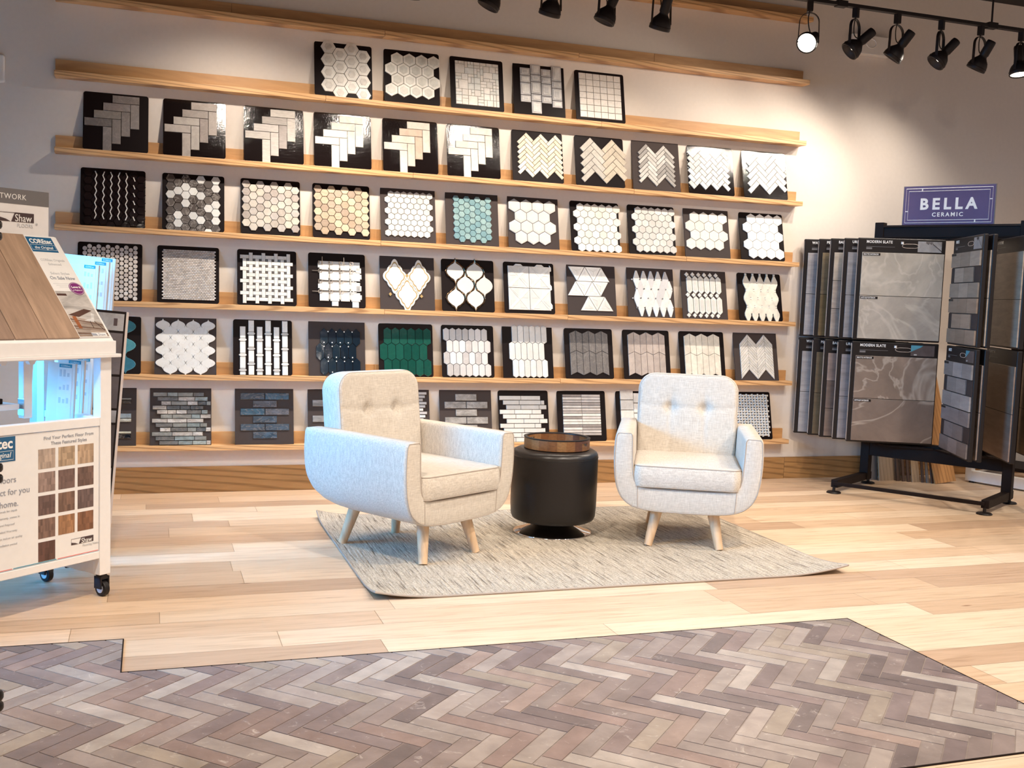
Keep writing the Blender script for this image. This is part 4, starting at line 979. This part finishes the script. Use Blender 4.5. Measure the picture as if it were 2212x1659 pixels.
mb = MB(); mb.box((-.225, .0052, .182), (-.052, .0060, .1845)); mb.build('red_line', 'red', pp); mb = MB(); mb.box((-.40, .0052, .182), (-.23, .0060, .1845)); mb.build('teal_line', 'teal', pp); mb = MB(); mb.box((-.70, .0052, .182), (-.405, .0060, .1845)); mb.build('red_line', 'red', pp)
def shaw(par, x, z, k, y=.0050, sub='FLOORS'):
    m_ = MB(); m_.plate([(x+.34*k, z), (x+1.0*k, z), (x+1.0*k, z+.24*k), (x+.45*k, z+.24*k), (x+.40*k, z+.14*k)], y+.0006, y)
    m_.plate([(x, z), (x+.32*k, z), (x+.18*k, z+.06*k), (x, z+.10*k)], y+.0006, y); m_.path([(x, y, z), (x, y, z+.23*k), (x+.44*k, y, z+.23*k)], .006*k, 4); m_.build('logo_mark', 'blacktext', par)
    text('Shaw', .27*k, 'whitetext', par, (x+.44*k, y-.0005, z+.012*k), sx=.86, ext=.0003, off=.001*k)
    text(sub, .135*k, 'lighttext', par, (x+.50*k, y, z-.135*k), sx=.95, ext=.0003)
shaw(pp, -.168, .222, .095, sub='Flooring Network')
# sloped top: tray, sample planks and leaflet strip
sa_ = math.atan2(.379, .335); sl = math.hypot(.335, .379)
bx('top_tray', (W0-.02, -.028, .905), (.022, DPT, .918), 'white')
bx('tray_lip', (W0-.01, -.020, .918), (.004, .004, .966), 'white')
tp = MB().box((W0, 0, -.022), (.0, sl, 0)).build('sloped_board', 'white', t, bevel=.002, loc=(0, -.012, .966), rot=(sa_, 0, 0))
mb = MB(); mb.plate([(0, 0), (.0, 0), (0, 0)], 0, 0) if 0 else None
m2 = MB(); m2.add([(-.002, .0, .92), (-.002, .31, .92), (-.002, .31, 1.30), (-.016, .0, .92), (-.016, .31, .92), (-.016, .31, 1.30)], [(0, 1, 2), (5, 4, 3), (0, 3, 4, 1), (1, 4, 5, 2), (2, 5, 3, 0)]); m2.build('side_cheek', 'white', t)
rr = random.Random(4)
mb = MB(); x = W0+.02
for k, (xa, xb) in enumerate(((W0+.02, -.522), (-.519, -.402), (-.399, -.277), (-.274, -.145))):
    mb.box((xa, .012, .001), (xb, sl-.004, .007), [(.42, .27, .18), (.33, .215, .15), (.38, .245, .165), (.44, .29, .195)][k])
mk('plankprint', attrmat('plank_face', .45, 0, mott=.2, stretch=(9, 1, 1), sc=5)); mb.build('sample_plank', 'plankprint', tp)
lf = MB().box((-.143, .014, .001), (-.012, sl-.004, .005)).build('leaflet', 'print', tp)
RT = (0, 0, 0)
def lt(s, size, mat, x, yv, al='CENTER', sx=1., off=0, sp=1., shear=0): return text(s, size, mat, lf, (x, yv, .0056), rot=RT, align=al, sx=sx, ext=.0004, off=off, space=sp, shear=shear)
MB().box((-.140, sl-.085, .0048), (-.030, sl-.012, .0056)).build('logo_plate', 'blue', lf); 
text('COREtec', .030, 'whitetext', lf, (-.085, sl-.043, .0060), rot=RT, align='CENTER', sx=.80, ext=.0004, off=.0008); text('the Original', .019, 'whitetext', lf, (-.085, sl-.070, .0060), rot=RT, align='CENTER', sx=.85, ext=.0004, shear=.2)
mb = MB(); mb.path([(-.136, sl-.076, .0060), (-.034, sl-.076, .0060), (-.034, sl-.050, .0060), (-.136, sl-.050, .0060)], .0007, 4, True); mb.build('logo_outline', 'whitetext', lf)
lt('COREtec Originals', .016, 'lighttext', -.077, sl-.130, sx=.82); lt('Enhanced', .016, 'lighttext', -.077, sl-.150, sx=.9)
lt('Select Styles', .017, 'lighttext', -.077, sl-.195, sx=.95); lt('On Sale Now', .021, 'greytext', -.077, sl-.219, sx=.92, off=.0003)
for k in range(3): MB().box((-.13+.01*k, sl-.240-.008*k, .0049), (-.024-.01*k, sl-.2385-.008*k, .0053)).build('fine_print', 'lighttext', lf)
# interior photograph on the leaflet: wall, desk, chair and plank floor
ph = MB(); y1_ = sl-.275
ph.box((-.141, .016, .0048), (-.014, y1_, .0052), (.62, .57, .53)); ph.box((-.141, y1_-.022, .0052), (-.10, y1_-.012, .0054), (.10, .05, .04))
for k in range(9): ph.add([(-.141, .018+k*.011, .0055), (-.014, .018+k*.007, .0055), (-.014, .024+k*.007, .0055), (-.141, .027+k*.011, .0055)], [(0, 1, 2, 3)], [(.36, .26, .20), (.24, .15, .11), (.46, .36, .29)][k % 3])
ph.add([(-.141, .118, .0057), (-.060, .146, .0057), (-.030, .138, .0057), (-.10, .108, .0057)], [(0, 3, 2, 1)], (.12, .06, .045)); ph.add([(-.125, .055, .0057), (-.110, .055, .0057), (-.112, .112, .0057), (-.128, .112, .0057)], [(0, 1, 2, 3)], (.35, .12, .05))
ph.add([(-.085, .092, .0059), (-.045, .084, .0059), (-.030, .12, .0059), (-.040, .128, .0059), (-.05, .100, .0059)], [(0, 1, 2, 3, 4)], (.78, .75, .72))
for a, b_ in (((-.062, .088), (-.062, .055)), ((-.045, .088), (-.020, .045))): ph.path([(a[0], a[1], .006), (b_[0], b_[1], .006)], .001, 4, col=(.1, .06, .05))
ph.build('room_photo', 'picture', lf)
bd = MB().lathe([(.030, .0052), (.030, .0064)], 40, (-.042, sl-.262)).build('round_badge', 'purple', lf); mb = MB(); mb.path([(-.042+.027*math.cos(R(a)), sl-.262+.027*math.sin(R(a)), .0066) for a in range(0, 360, 15)], .0006, 4, True); mb.build('badge_ring', 'whitetext', bd)
text('Love it', .014, 'whitetext', bd, (-.042, sl-.260, .0067), rot=RT, align='CENTER', ext=.0003, off=.0004); text('or Replace it', .009, 'whitetext', bd, (-.042, sl-.273, .0067), rot=RT, align='CENTER', ext=.0003, sx=.85)
sgp = MB().box((-.085, .018, .0052), (-.022, .034, .0060)).build('logo_plate', 'print', lf); mb = MB(); mb.add([(-.085, .020, .0064), (-.062, .020, .0064), (-.066, .030, .0064), (-.085, .032, .0064)], [(0, 1, 2, 3)]); mb.build('logo_mark', 'greytext', sgp); text('Shaw', .017, 'greytext', sgp, (-.060, .020, .0064), rot=RT, sx=.9, ext=.0003)
# header sign above the slope
sg = MB().box((W0+.05, DPT-.035, 1.335), (-.022, DPT-.023, 1.512)).build('header_sign', 'white', t, bevel=.001)
bx('grey_band', (W0+.05, DPT-.0362, 1.457), (-.022, DPT-.035, 1.512), 'greyband', sg, 0); dt('SHAW FLOORING NETWORK', .028, 'whitetext', -.118, 1.474, 'RIGHT', y=DPT-.0372, par=sg, sp=1.12, sx=.98, ext=.0004)
shaw(sg, -.228, 1.392, .142, y=DPT-.0368)
text('\u00ae', .012, 'lighttext', sg, (-.079, DPT-.0368, 1.384))
for x in (-.10, W0+.1): bx('sign_post', (x, DPT-.022, .91), (x+.02, DPT-.008, 1.50), 'white')
# inner dividers, shelf and notched rail under the top
bx('divider_post', (-.300, .09, .69), (-.266, .12, .905), 'white'); bx('hinge_plate', (-.303, .085, .70), (-.300, .12, .76), 'steel'); bx('notched_rail', (W0+.05, .03, .898), (-.05, .05, .906), 'white')
for x in (-.31, -.42, -.53): MB().plate([(x-.014, .900), (x-.006, .886), (x+.010, .886), (x+.018, .900)], .05, .03).build('rail_tab', 'white', t)
bx('inner_shelf', (W0+.06, .10, .722), (-.31, .22, .742), 'white')
bx('dark_sample', (W0+.08, .12, .743), (-.36, .30, .762), 'black')
for x, y in ((-.024, .021), (-.024, DPT-.021), (W0+.024, .021), (W0+.024, DPT-.021)):
    c = MB(); c.tube((x, y, .072), (x, y, .088), .020, n=20); c.box((x-.020, y-.022, .030), (x-.014, y+.018, .078)); c.box((x+.014, y-.022, .030), (x+.020, y+.018, .078)); c.box((x-.020, y-.020, .066), (x+.020, y+.018, .076)); c = c.build('caster', 'rubber', t, bevel=.002)
    MB().tube((x-.0115, y-.006, .030), (x+.0115, y-.006, .030), .030, n=32).build('wheel', 'rubber', c, bevel=.004); MB().tube((x-.0135, y-.006, .030), (x+.0135, y-.006, .030), .017, n=24).build('hub', 'steel', c, bevel=.001)
# loose sample panels standing in and behind the stand
def sample_panel(label, base, ang, w_, z0, z1, lean, face, par_rot=0, thick=.012, tabs=True, group='hanging flooring sample panels'):
    q = thing('flooring_sample_panel', label, 'sample panel', base, (R(lean[0]), R(lean[1]), ang), group)
    h = z1-z0
    MB().box((-w_, 0, 0), (0, thick, h)).build('panel', 'plastic' if face == 'white' else 'white', q, bevel=.001)
    MB().box((-.0005, -.0005, 0), (.0025, thick+.0005, h)).build('wood_edge', 'edge', q)
    if tabs:
        MB().box((-.058, -.0015, h-.016), (-.012, -.0002, h-.003)).build('header_label', 'teal', q); text('COREtec', .009, 'whitetext', q, (-.052, -.002, h-.013), ext=.0002)
        m3 = MB(); m3.box((-.062, -.0008, h*.30), (-.010, -.0002, h-.018)); m3.build('spec_sheet', 'print', q)
        m3 = MB(); rr_ = random.Random(int(z0*100)+int(base[0]*1000))
        for k in range(9): xx = -.056+.014*(k % 3); zz = h-.05-(k//3)*.05; m3.box((xx, -.0013, zz), (xx+.008, -.0008, zz+rr_.uniform(.01, .028)))
        m3.build('spec_print', 'lighttext', q)
    return q
def dl(x, y, z): v = FR_ @ Vector((x, y, 0)); return (DP[0]+v.x, DP[1]+v.y, z)
PA = R(-17)
for i, (px, py, zt, nm) in enumerate(((-.204, -1.449, 1.251, 'front one of three tall panels rising behind the stand'), (-.168, -1.338, 1.268, 'middle one of three tall panels rising behind the stand'), (-.146, -1.24, 1.285, 'rearmost of three tall panels rising behind the stand'))):
    sample_panel('pale sample panel, '+nm, (px-.082, py, .004), PA, .24, .004, zt, (0, 3.8), 'white')
for i, (px, py, zt, nm) in enumerate(((-.260, -1.999, .874, 'front one of three short panels inside the stand'), (-.235, -1.898, .880, 'middle one of three short panels inside the stand'), (-.208, -1.796, .884, 'rearmost of three short panels inside the stand'))):
    sample_panel('pale sample panel, '+nm, (px-.036, py, .1915), PA, .10, .1915, zt, (0, 3.0), 'white')
bq = thing('brochure_panel', 'tall dark brochure panel with room photos leaning beside the sample stand', 'leaning panel', (-.170, -1.615, .003), (0, R(4.5), R(22)))
MB().box((-.16, 0, 0), (0, .012, 1.06)).build('panel', 'black', bq, bevel=.001); MB().box((0, -.001, 0), (.010, .013, 1.06)).build('wood_edge', 'edge', bq)
mb = MB(); rr = random.Random(12)
for k, (za, zb, c) in enumerate(((.98, 1.05, (.45, .42, .40)), (.80, .97, (.16, .13, .13)), (.66, .79, (.09, .07, .07)), (.60, .65, (.36, .33, .32)), (.42, .59, (.05, .035, .035)), (.34, .41, (.30, .27, .26)), (.04, .33, (.10, .07, .07)))): mb.box((-.155, -.0012, za), (-.008, -.0002, zb), c)
mb.build('room_photos', 'picture', bq); MB().box((-.05, -.002, 1.0), (-.035, -.0012, 1.03)).build('code_label', 'blacktext', bq)
# black hinged clips of the door frame at the very left edge of view
t = thing('hinged_post', 'slim black post with paired black knuckles, just entering at the left edge', 'post', (-.223, -4.64, 0))
MB().box((-.012, -.012, 0), (.002, .012, 1.55)).build('post', 'black', t, bevel=.002)
MB().lathe([(.07, 0), (.07, .008), (.02, .014)], 32).build('base_plate', 'black', t, smooth=False)
for z in (.583, .913, 1.252):
    for dz in (-.0148, .0008): MB().lathe([(.008, dz), (.0145, dz+.002), (.016, dz+.005), (.016, dz+.010), (.0145, dz+.0125), (.008, dz+.014)], 24, (.0125, 0)).build('knuckle', 'rubber', t, smooth=True, loc=(0, 0, z))

# ------------------------------------------------------------------ swinging tile rack on the right
RK = (4.62, -.68, 0)
t = thing('tile_display_rack', 'black metal tile display rack with hinged swinging panels on a low floor base', 'display rack', RK)
def rl(p): return (p[0]-RK[0], p[1]-RK[1], p[2])
def beam(nm, a, b_, w_, h_, mt='black', par=None):
    """box beam from a to b (world), w_ wide across, h_ tall"""
    a = Vector(rl(a)); b_ = Vector(rl(b_)); d = (b_-a); L = d.length; ang = math.atan2(d.y, d.x)
    o = MB().box((0, -w_/2, -h_/2), (L, w_/2, h_/2)).build(nm, mt, par or t, bevel=.003, loc=a, rot=(0, -math.asin(d.z/L), ang)); return o
FLf, BLf, FRf, BRf = (4.158, -.554), (4.640, -.262), (4.673, -1.301), (5.112, -1.034)
for f, b_ in ((FLf, BLf), (FRf, BRf)):
    beam('side_foot', (f[0], f[1], .060), (b_[0], b_[1], .060), .045, .050)
    for q in (f, b_): MB().lathe([(.044, 0), (.046, .004), (.040, .010), (.010, .014), (.009, .04)], 32).build('levelling_foot', 'rubber', t, loc=rl((q[0], q[1], 0)))
beam('front_bar', (FLf[0], FLf[1], .062), (FRf[0], FRf[1], .062), .022, .022)
PLf, PRf = (4.585, -.297), (5.058, -1.064)
for p in (PLf, PRf): MB().box((-.030, -.030, .035), (.030, .030, 1.755)).build('post', 'black', t, bevel=.004, loc=rl((p[0], p[1], 0)), rot=(0, 0, R(-58)))
beam('lower_beam', (PLf[0], PLf[1], .262), (PRf[0], PRf[1], .262), .05, .115); beam('header_beam', (PLf[0], PLf[1], 1.690), (PRf[0], PRf[1], 1.690), .045, .092)
for dz in (.034, -.034): beam('header_rib', (PLf[0]-.022, PLf[1]-.014, 1.690+dz), (PRf[0]-.022, PRf[1]-.014, 1.690+dz), .008, .008)
# hinge shelves reaching from the beams out to the panel pivots
hv = Vector((-.857, -.515, 0))
for z in (.296, 1.642):
    a = (PLf[0]+hv.x*.0, PLf[1]+hv.y*.0); q = MB()
    P4 = [(PLf[0]+.01, PLf[1]+.0), (PLf[0]-.03, PLf[1]-.20), (4.79, -.70), (4.745, -.88), (5.02, -1.14), (PRf[0]+.02, PRf[1])]
    q.add([rl((x, y, z-.008)) for x, y in P4]+[rl((x, y, z+.004)) for x, y in P4], [(5, 4, 3, 2, 1, 0), (6, 7, 8, 9, 10, 11)]+[(i, (i+1) % 6, 6+(i+1) % 6, 6+i) for i in range(6)]); q.build('pivot_plate', 'black', t)
def swing(pl, pr, ztop, zbot, title, tops, bots, kind, thick=.034):
    """one swinging wing: two stacked frames between world points pl (viewer left) and pr"""
    d = Vector((pr[0]-pl[0], pr[1]-pl[1])); L = d.length; ang = math.atan2(d.y, d.x); H = (ztop-zbot)/2
    for lvl, (z0, cols) in enumerate(((zbot+H, tops), (zbot, bots))):
        f = MB().box((0, .004, .004), (L, thick, H-.004)).build('panel_frame', 'rubber', t, bevel=.006, seg=3, loc=rl((pl[0], pl[1], z0)), rot=(0, 0, ang))
        MB().box((-.0012, .008, .015), (.004, .0115, H-.02)).build('edge_strip', 'edge', f); MB().box((-.0012, thick-.010, .015), (.004, thick-.0065, H-.02)).build('edge_strip', 'edge', f)
        hs = .092; tw = L-.034; x0 = .026; hh = H-hs-.016; rr_ = random.Random(int(pl[0]*1000)+lvl)
        if kind == 'slab':
            n_ = len(cols); gp = .003
            for k, c in enumerate(cols):
                za = .012+(n_-1-k)*(hh/n_); m_ = MB(); m_.cur = c; m_.box((x0, -.004, za+gp), (x0+tw, .005, za+hh/n_)); m_.build('sample_tile', 'slate' if title.startswith('MODERN') else 'slab', f, bevel=.001)
                if title.startswith('MODERN'):
                    MB().box((x0+.004, -.0052, za+hh/n_-.020), (x0+.112, -.004, za+hh/n_-.004)).build('tag_label', 'rubber', f); text(('MATTE INTERIOR', 'ANTI-SLIP EXTERIOR')[k], .0125, 'whitetext', f, (x0+.008, -.0056, za+hh/n_-.0165), sx=(.95, .78)[k], ext=.0002, off=.0002)
        else:
            h1 = hh/6
            for k in range(6):
                za = .012+(5-k)*h1; c0 = cols[k//3]
                m_ = MB(); nn = 3 if k % 3 != 1 else 2; tw3 = (L-.03)/3; xs_ = [.012+tw3*i for i in range(3)] if nn == 3 else [.012+tw3*(.45+i) for i in range(2)]
                for xx in xs_: m_.box((xx+.001, -.006, za+.004), (xx+tw3-.001, .005, za+h1-.002), (lambda k_: tuple(q*k_ for q in c0))(rr_.uniform(.72, 1.25)))
                m_.build('sample_tile', 'slab', f)
                if k % 3 == 1: MB().box((.006, .001, za), (L-.010, .0045, za+h1)).build('backing_strip', 'board_grey', f)
                if k % 3 == 0: MB().box((.014, -.0075, za+h1-.018), (.10, -.006, za+h1-.005)).build('tag_label', 'rubber', f)
        # header strip: name, fine print, finger slot and small photo
        zt = H-.036
        text(title, .024, 'whitetext', f, (x0+.024, .0034, zt), sx=.86, ext=.0003, off=.0005, sp=1.1) if 0 else text(title, .024, 'whitetext', f, (x0+.024, .0034, zt), sx=.86, ext=.0003, off=.0005, space=1.1)
        MB().box((x0+.024, .003, zt-.024), (x0+.20, .0042, zt-.022)).box((x0+.024, .003, zt-.040), (x0+.06, .0042, zt-.028)).build('fine_print', 'greyband', f)
        if kind != 'slab' or title.startswith('MODERN'):
            sx0 = L*.60; MB().path([(sx0+.035*math.cos(R(a))*1.0+(.018 if math.cos(R(a)) > 0 else -.018), .003, zt-.014+.013*math.sin(R(a))) for a in range(0, 360, 15)], .0013, 6, True).build('finger_slot', 'edge', f)
            m_ = MB(); xa, xb = L-.172, L-.026
            m_.box((xa, .002, H-.086), (xb, .0045, H-.018), (.42, .40, .39) if lvl == 0 else (.12, .09, .085)); cc = (.10, .08, .08) if lvl == 0 else (.10, .35, .45)
            if lvl == 0:
                for k in range(7): m_.box((xa+.05+k*.006, .0014, H-.030-(k % 3)*.004), (xa+.054+k*.006, .002, H-.020), cc)
                m_.add([(xa+.09, .0012, H-.03), (xb, .0012, H-.075), (xb, .0012, H-.082), (xa+.088, .0012, H-.034)], [(0, 3, 2, 1)], cc)
            else:
                m_.add([(xa, .0012, H-.018), (xa, .0012, H-.060), (xa+.06, .0012, H-.030), (xa+.075, .0012, H-.018)], [(0, 1, 2, 3)], cc); m_.box((xa+.02, .0010, H-.082), (xa+.038, .0016, H-.074), (.7, .68, .65))
            m_.build('header_photo', 'picture', f)
            if title.startswith('MODERN'): MB().lathe([(.006, 0), (.009, .004), (.007, .012), (.010, .016)], 16, (x0+.245, .001)).build('emblem', 'whitetext', f, loc=(0, .0, zt-.004))
ZT, ZB = 1.640, .318
LG = ((4.164, -.060), (4.205, -.165), (4.223, -.270), (4.252, -.375), (4.282, -.480)); dv = Vector((.488, -.230))
CT = [('WATERFALL', [(.42, .39, .385)]*2, [(.36, .34, .34)]*2), ('PETRIFIED', [(.22, .16, .09), (.20, .13, .055)], [(.16, .115, .065)]*2),
      ('BARNWOOD', [(.52, .44, .35), (.44, .36, .30), (.40, .33, .28)], [(.30, .22, .19), (.17, .12, .10), (.20, .14, .11)]), ('URBAN', [(.30, .285, .29)]*2, [(.27, .25, .26)]*2), ('MODERN SLATE', [(.50, .44, .36), (.46, .40, .33)], [(.24, .175, .135), (.205, .15, .12)])]
for (p, (ti, a, b_)) in zip(LG, CT): swing(p, (p[0]+dv.x, p[1]+dv.y), ZT, ZB, ti, a, b_, 'slab')
swing((4.728, -.820), (4.484, -1.340), ZT, ZB, 'BRICK', [(.30, .245, .195), (.29, .205, .145)], [(.30, .27, .255), (.21, .18, .175)], 'brick', .030)
swing((4.776, -.842), (4.530, -1.362), ZT, ZB, 'SAND', [(.42, .33, .25)]*2, [(.27, .20, .16)]*2, 'slab', .030)
swing((4.950, -.920), (4.690, -1.440), ZT, ZB, 'TRAVERTINE', [(.42, .33, .25), (.40, .31, .24)], [(.25, .18, .14), (.27, .19, .15)], 'slab', .034)
swing((5.140, -1.010), (4.880, -1.530), ZT, ZB, 'TIMBER', [(.36, .25, .15)]*2, [(.25, .17, .10)]*2, 'slab', .034)
# sign standing on the header
sn = Vector((4.98-4.676, -.862+.389)); sL = sn.length; sa2 = math.atan2(sn.y, sn.x)
sg = thing('brand_sign', 'navy and white rectangular sign reading BELLA CERAMIC on top of the tile rack', 'sign', (4.676-.012, -.389-.02, 1.738), (0, 0, sa2))
MB().box((0, 0, 0), (sL, .012, .247)).build('sign_board', 'navy', sg, bevel=.001)
MB().box((-.004, .001, -.002), (0, .014, .249)).box((sL, .001, -.002), (sL+.004, .014, .249)).box((-.004, .001, .247), (sL+.004, .014, .250)).build('edge_trim', 'greyband', sg)
mb = MB()
for k, (ins_, w_) in enumerate(((.014, .0042), (.031, .0040))):
    mb.path([(ins_, -.0005, ins_), (sL-ins_, -.0005, ins_), (sL-ins_, -.0005, .247-ins_), (ins_, -.0005, .247-ins_)], w_/2, 4, True)
for x, z0, z1 in ((.112, .216, .233), (sL-.115, .014, .031)): mb.box((x, -.002, z0), (x+.007, 0, z1))
mb.box((.014, -.002, .085), (.031, 0, .090)); mb.box((sL-.031, -.002, .155), (sL-.014, 0, .160)); mb.build('frame_lines', 'whitetext', sg)
text('BELLA', .098, 'whitetext', sg, (sL/2, -.0015, .100), align='CENTER', sx=.98, ext=.001, off=.0035, space=1.48); text('CERAMIC', .036, 'whitetext', sg, (sL/2, -.0015, .053), align='CENTER', sx=1.0, ext=.001, off=.0008, space=1.38)

# ------------------------------------------------------------------ loose planks leaning on the wall behind the rack
mk('pl_tan', wood('plank_tan', (.30, .21, .13), (.46, .34, .23), (14, 14, 1.2), .5, .3)); mk('pl_dark', wood('plank_dark', (.06, .038, .03), (.11, .07, .055), (14, 14, 1.2), .5, .2)); mk('pl_orange', wood('plank_orange', (.32, .145, .045), (.52, .27, .10), (14, 14, 1.2), .45, .4)); mk('pl_grey', wood('plank_grey', (.16, .14, .13), (.25, .22, .20), (14, 14, 1.2), .5, .2))
PK = [0]
def plank(label, base, wd, yawd, mt, ln=.84, th=.010, lean=None, side=0):
    PK[0] += 1; yt = -.022-.0135*PK[0]
    lean = lean if lean is not None else math.degrees(math.asin(min(.9, max(.03, (-base[1]+yt)/ln))))
    q = thing('leaning_plank', label, 'flooring plank', (base[0], base[1], .0), (-R(lean), R(side), R(yawd)), 'flooring planks leaning behind the tile rack')
    MB().box((0, 0, 0), (wd, th, ln)).build('plank_body', mt, q, bevel=.001); return q
plank('grey plank at the left end of the leaning planks, beside the rack post', (4.745, -.150), .060, 0, 'pl_grey')
plank('wide tan plank second from left among the leaning planks', (4.790, -.190), .180, 0, 'pl_tan')
for k, (x, y) in enumerate(((4.915, -.218), (4.945, -.238), (4.972, -.258))): plank(('dark edge on plank right beside the wide tan one', 'dark edge on plank in the middle of the left trio', 'dark edge on plank just left of the narrow tan one')[k], (x, y), .020, 0, 'pl_dark')
plank('narrow tan plank in the middle of the leaning planks', (4.995, -.278), .062, 0, 'pl_tan')
for k, (x, y) in enumerate(((5.062, -.298), (5.085, -.318), (5.108, -.338))): plank(('thin dark plank just right of the narrow tan one', 'thin grey plank between two dark edges', 'thin dark plank touching the orange brown one')[k], (x, y), .018, 0, ('pl_dark', 'pl_grey', 'pl_dark')[k])
plank('wide orange brown plank at the right end of the leaning planks', (5.120, -.358), .175, 0, 'pl_orange', side=-6)
# ------------------------------------------------------------------ white stand in the right background
t = thing('white_floor_stand', 'low white framed floor stand with a black shelf at the far right behind the rack', 'display stand', (5.42, -.30, 0), (0, 0, math.atan2(-.437, .15)))
for a, b_ in (((0, 0, .012), (.045, .05, .62)), ((1.0, 0, .012), (1.045, .05, .62)), ((.045, 0, .012), (1.0, .05, .085)), ((.045, 0, .56), (1.0, .05, .62)), ((0, .45, .012), (.045, .50, .62)), ((1.0, .45, .012), (1.045, .50, .62)), ((0, .05, .012), (.045, .45, .07)), ((1.0, .05, .012), (1.045, .45, .07))): MB().box(a, b_).build('frame_bar', 'white', t, bevel=.002)
MB().box((.05, .06, .115), (.995, .44, .140)).build('shelf', 'black', t, bevel=.003)
MB().box((.05, .465, .10), (.995, .475, .56)).build('back_panel', 'white', t)
for x, y in ((.04, .02), (1.0, .02), (.04, .47), (1.0, .47)): MB().tube((x, y, 0), (x, y, .014), .018, n=20).build('foot', 'rubber', t)
